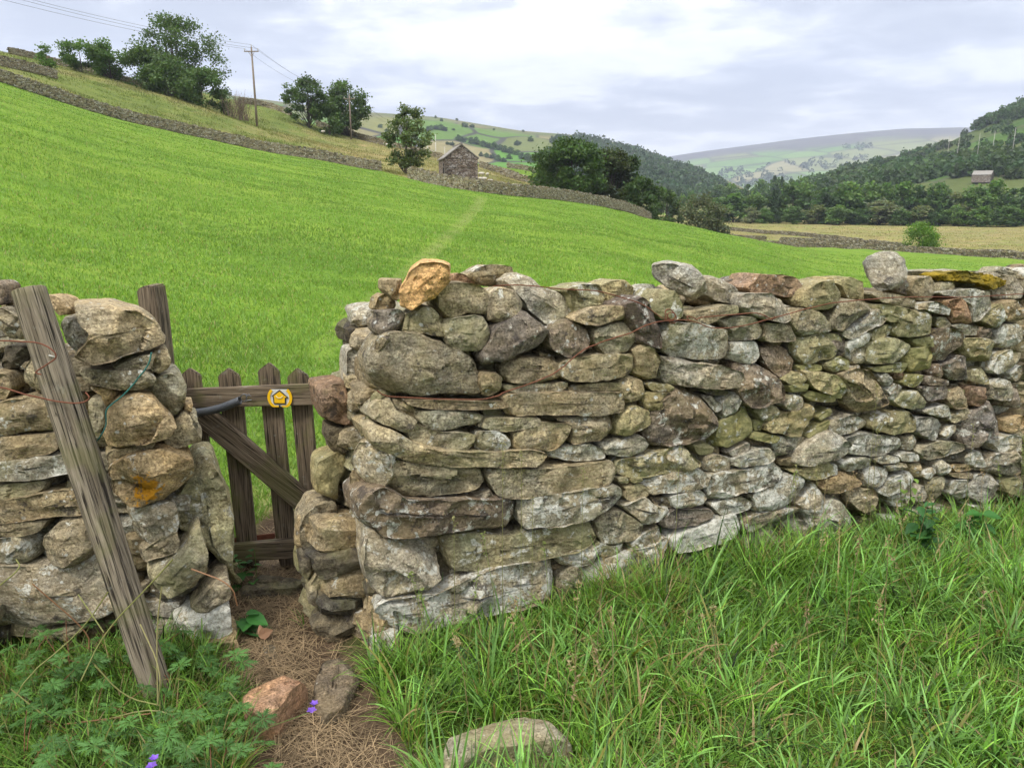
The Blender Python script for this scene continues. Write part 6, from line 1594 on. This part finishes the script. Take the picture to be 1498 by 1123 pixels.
def nz(scale, det, rough, off, dist=.0):
    mp = N.new('ShaderNodeMapping'); mp.inputs['Location'].default_value = off; Lk.new(cb.outputs[0], mp.inputs[0]); n = N.new('ShaderNodeTexNoise'); Lk.new(mp.outputs[0], n.inputs['Vector']); n.inputs['Scale'].default_value = scale; n.inputs['Detail'].default_value = det; n.inputs['Roughness'].default_value = rough; n.inputs['Distortion'].default_value = dist; return n.outputs['Fac']
def rmp(f, *p):
    r = N.new('ShaderNodeValToRGB'); Lk.new(f, r.inputs[0]); e = r.color_ramp.elements
    while len(e) < len(p): e.new(.5)
    for q, (a, c) in zip(e, p): q.position = a; q.color = (*c, 1) if isinstance(c, tuple) else (c, c, c, 1)
    return r.outputs[0]
def mx(f, a, b):
    m = N.new('ShaderNodeMix'); m.data_type = 'RGBA'
    if isinstance(f, float): m.inputs[0].default_value = f
    else: Lk.new(f, m.inputs[0])
    for i, v in ((6, a), (7, b)):
        if isinstance(v, tuple): m.inputs[i].default_value = (*v, 1)
        else: Lk.new(v, m.inputs[i])
    return m.outputs[2]
c1 = nz(.8, 7, .52, (3.1, 1.2, 0), .15); c2 = nz(2.6, 8, .6, (7, 2, 4), .3)
dens = mth('ADD', mth('MULTIPLY', c1, .55), mth('MULTIPLY', c2, .45))
K = 9.0      # the clouds are given in the same physical units as the Sky Texture (x background strength)
cloud = rmp(dens, (.40, (.97, .96, .955)), (.455, (.82, .815, .82)), (.49, (.60, .61, .635)), (.53, (.41, .43, .47)), (.59, (.29, .31, .355)))
low = rmp(sp_.outputs[2], (0.0, .8), (.06, .45), (.12, 0.0))
cloud = mx(low, cloud, (.86, .865, .89))
sc_ = N.new('ShaderNodeVectorMath'); sc_.operation = 'SCALE'; Lk.new(cloud, sc_.inputs[0]); Lk.new(mth('MULTIPLY', rmp(sp_.outputs[2], (0.0, .45), (.35, .485), (.8, 1.05)), K * 1.3), sc_.inputs['Scale'])
out = mx(.95, sky.outputs[0], sc_.outputs[0]); Lk.new(out, bgd.inputs[0]); bgd.inputs[1].default_value = .135
sl = bpy.data.lights.new('sun', 'SUN'); sl.energy = 1.5; sl.angle = math.radians(10); sl.color = (1, .96, .9); so = bpy.data.objects.new('sun', sl); COL.objects.link(so)
dv = Vector((math.sin(SUN_AZ) * math.cos(SUN_EL), math.cos(SUN_AZ) * math.cos(SUN_EL), math.sin(SUN_EL))); so.rotation_euler = dv.to_track_quat('Z', 'Y').to_euler(); so.location = (0, 0, 30)
cd = bpy.data.cameras.new('camera'); co = bpy.data.objects.new('camera', cd); COL.objects.link(co); co.location = (0, 0, CAMZ); co.rotation_euler = (math.radians(90) - PITCH, 0, 0)
cd.sensor_width = 36; cd.lens = 36 * F / 1498; cd.clip_start = .05; cd.clip_end = 30000; SC.camera = co
SC.view_settings.view_transform = 'Standard'; SC.view_settings.look = 'None'; SC.view_settings.gamma = 1; SC.view_settings.exposure = EXPO if 'EXPO' in globals() else 1.42
SC.cycles.use_denoising = True; SC.cycles.volume_bounces = 0; SC.cycles.max_bounces = 6; SC.cycles.diffuse_bounces = 3; SC.cycles.glossy_bounces = 1; SC.cycles.transmission_bounces = 3; SC.cycles.use_adaptive_sampling = True; SC.cycles.adaptive_threshold = .02
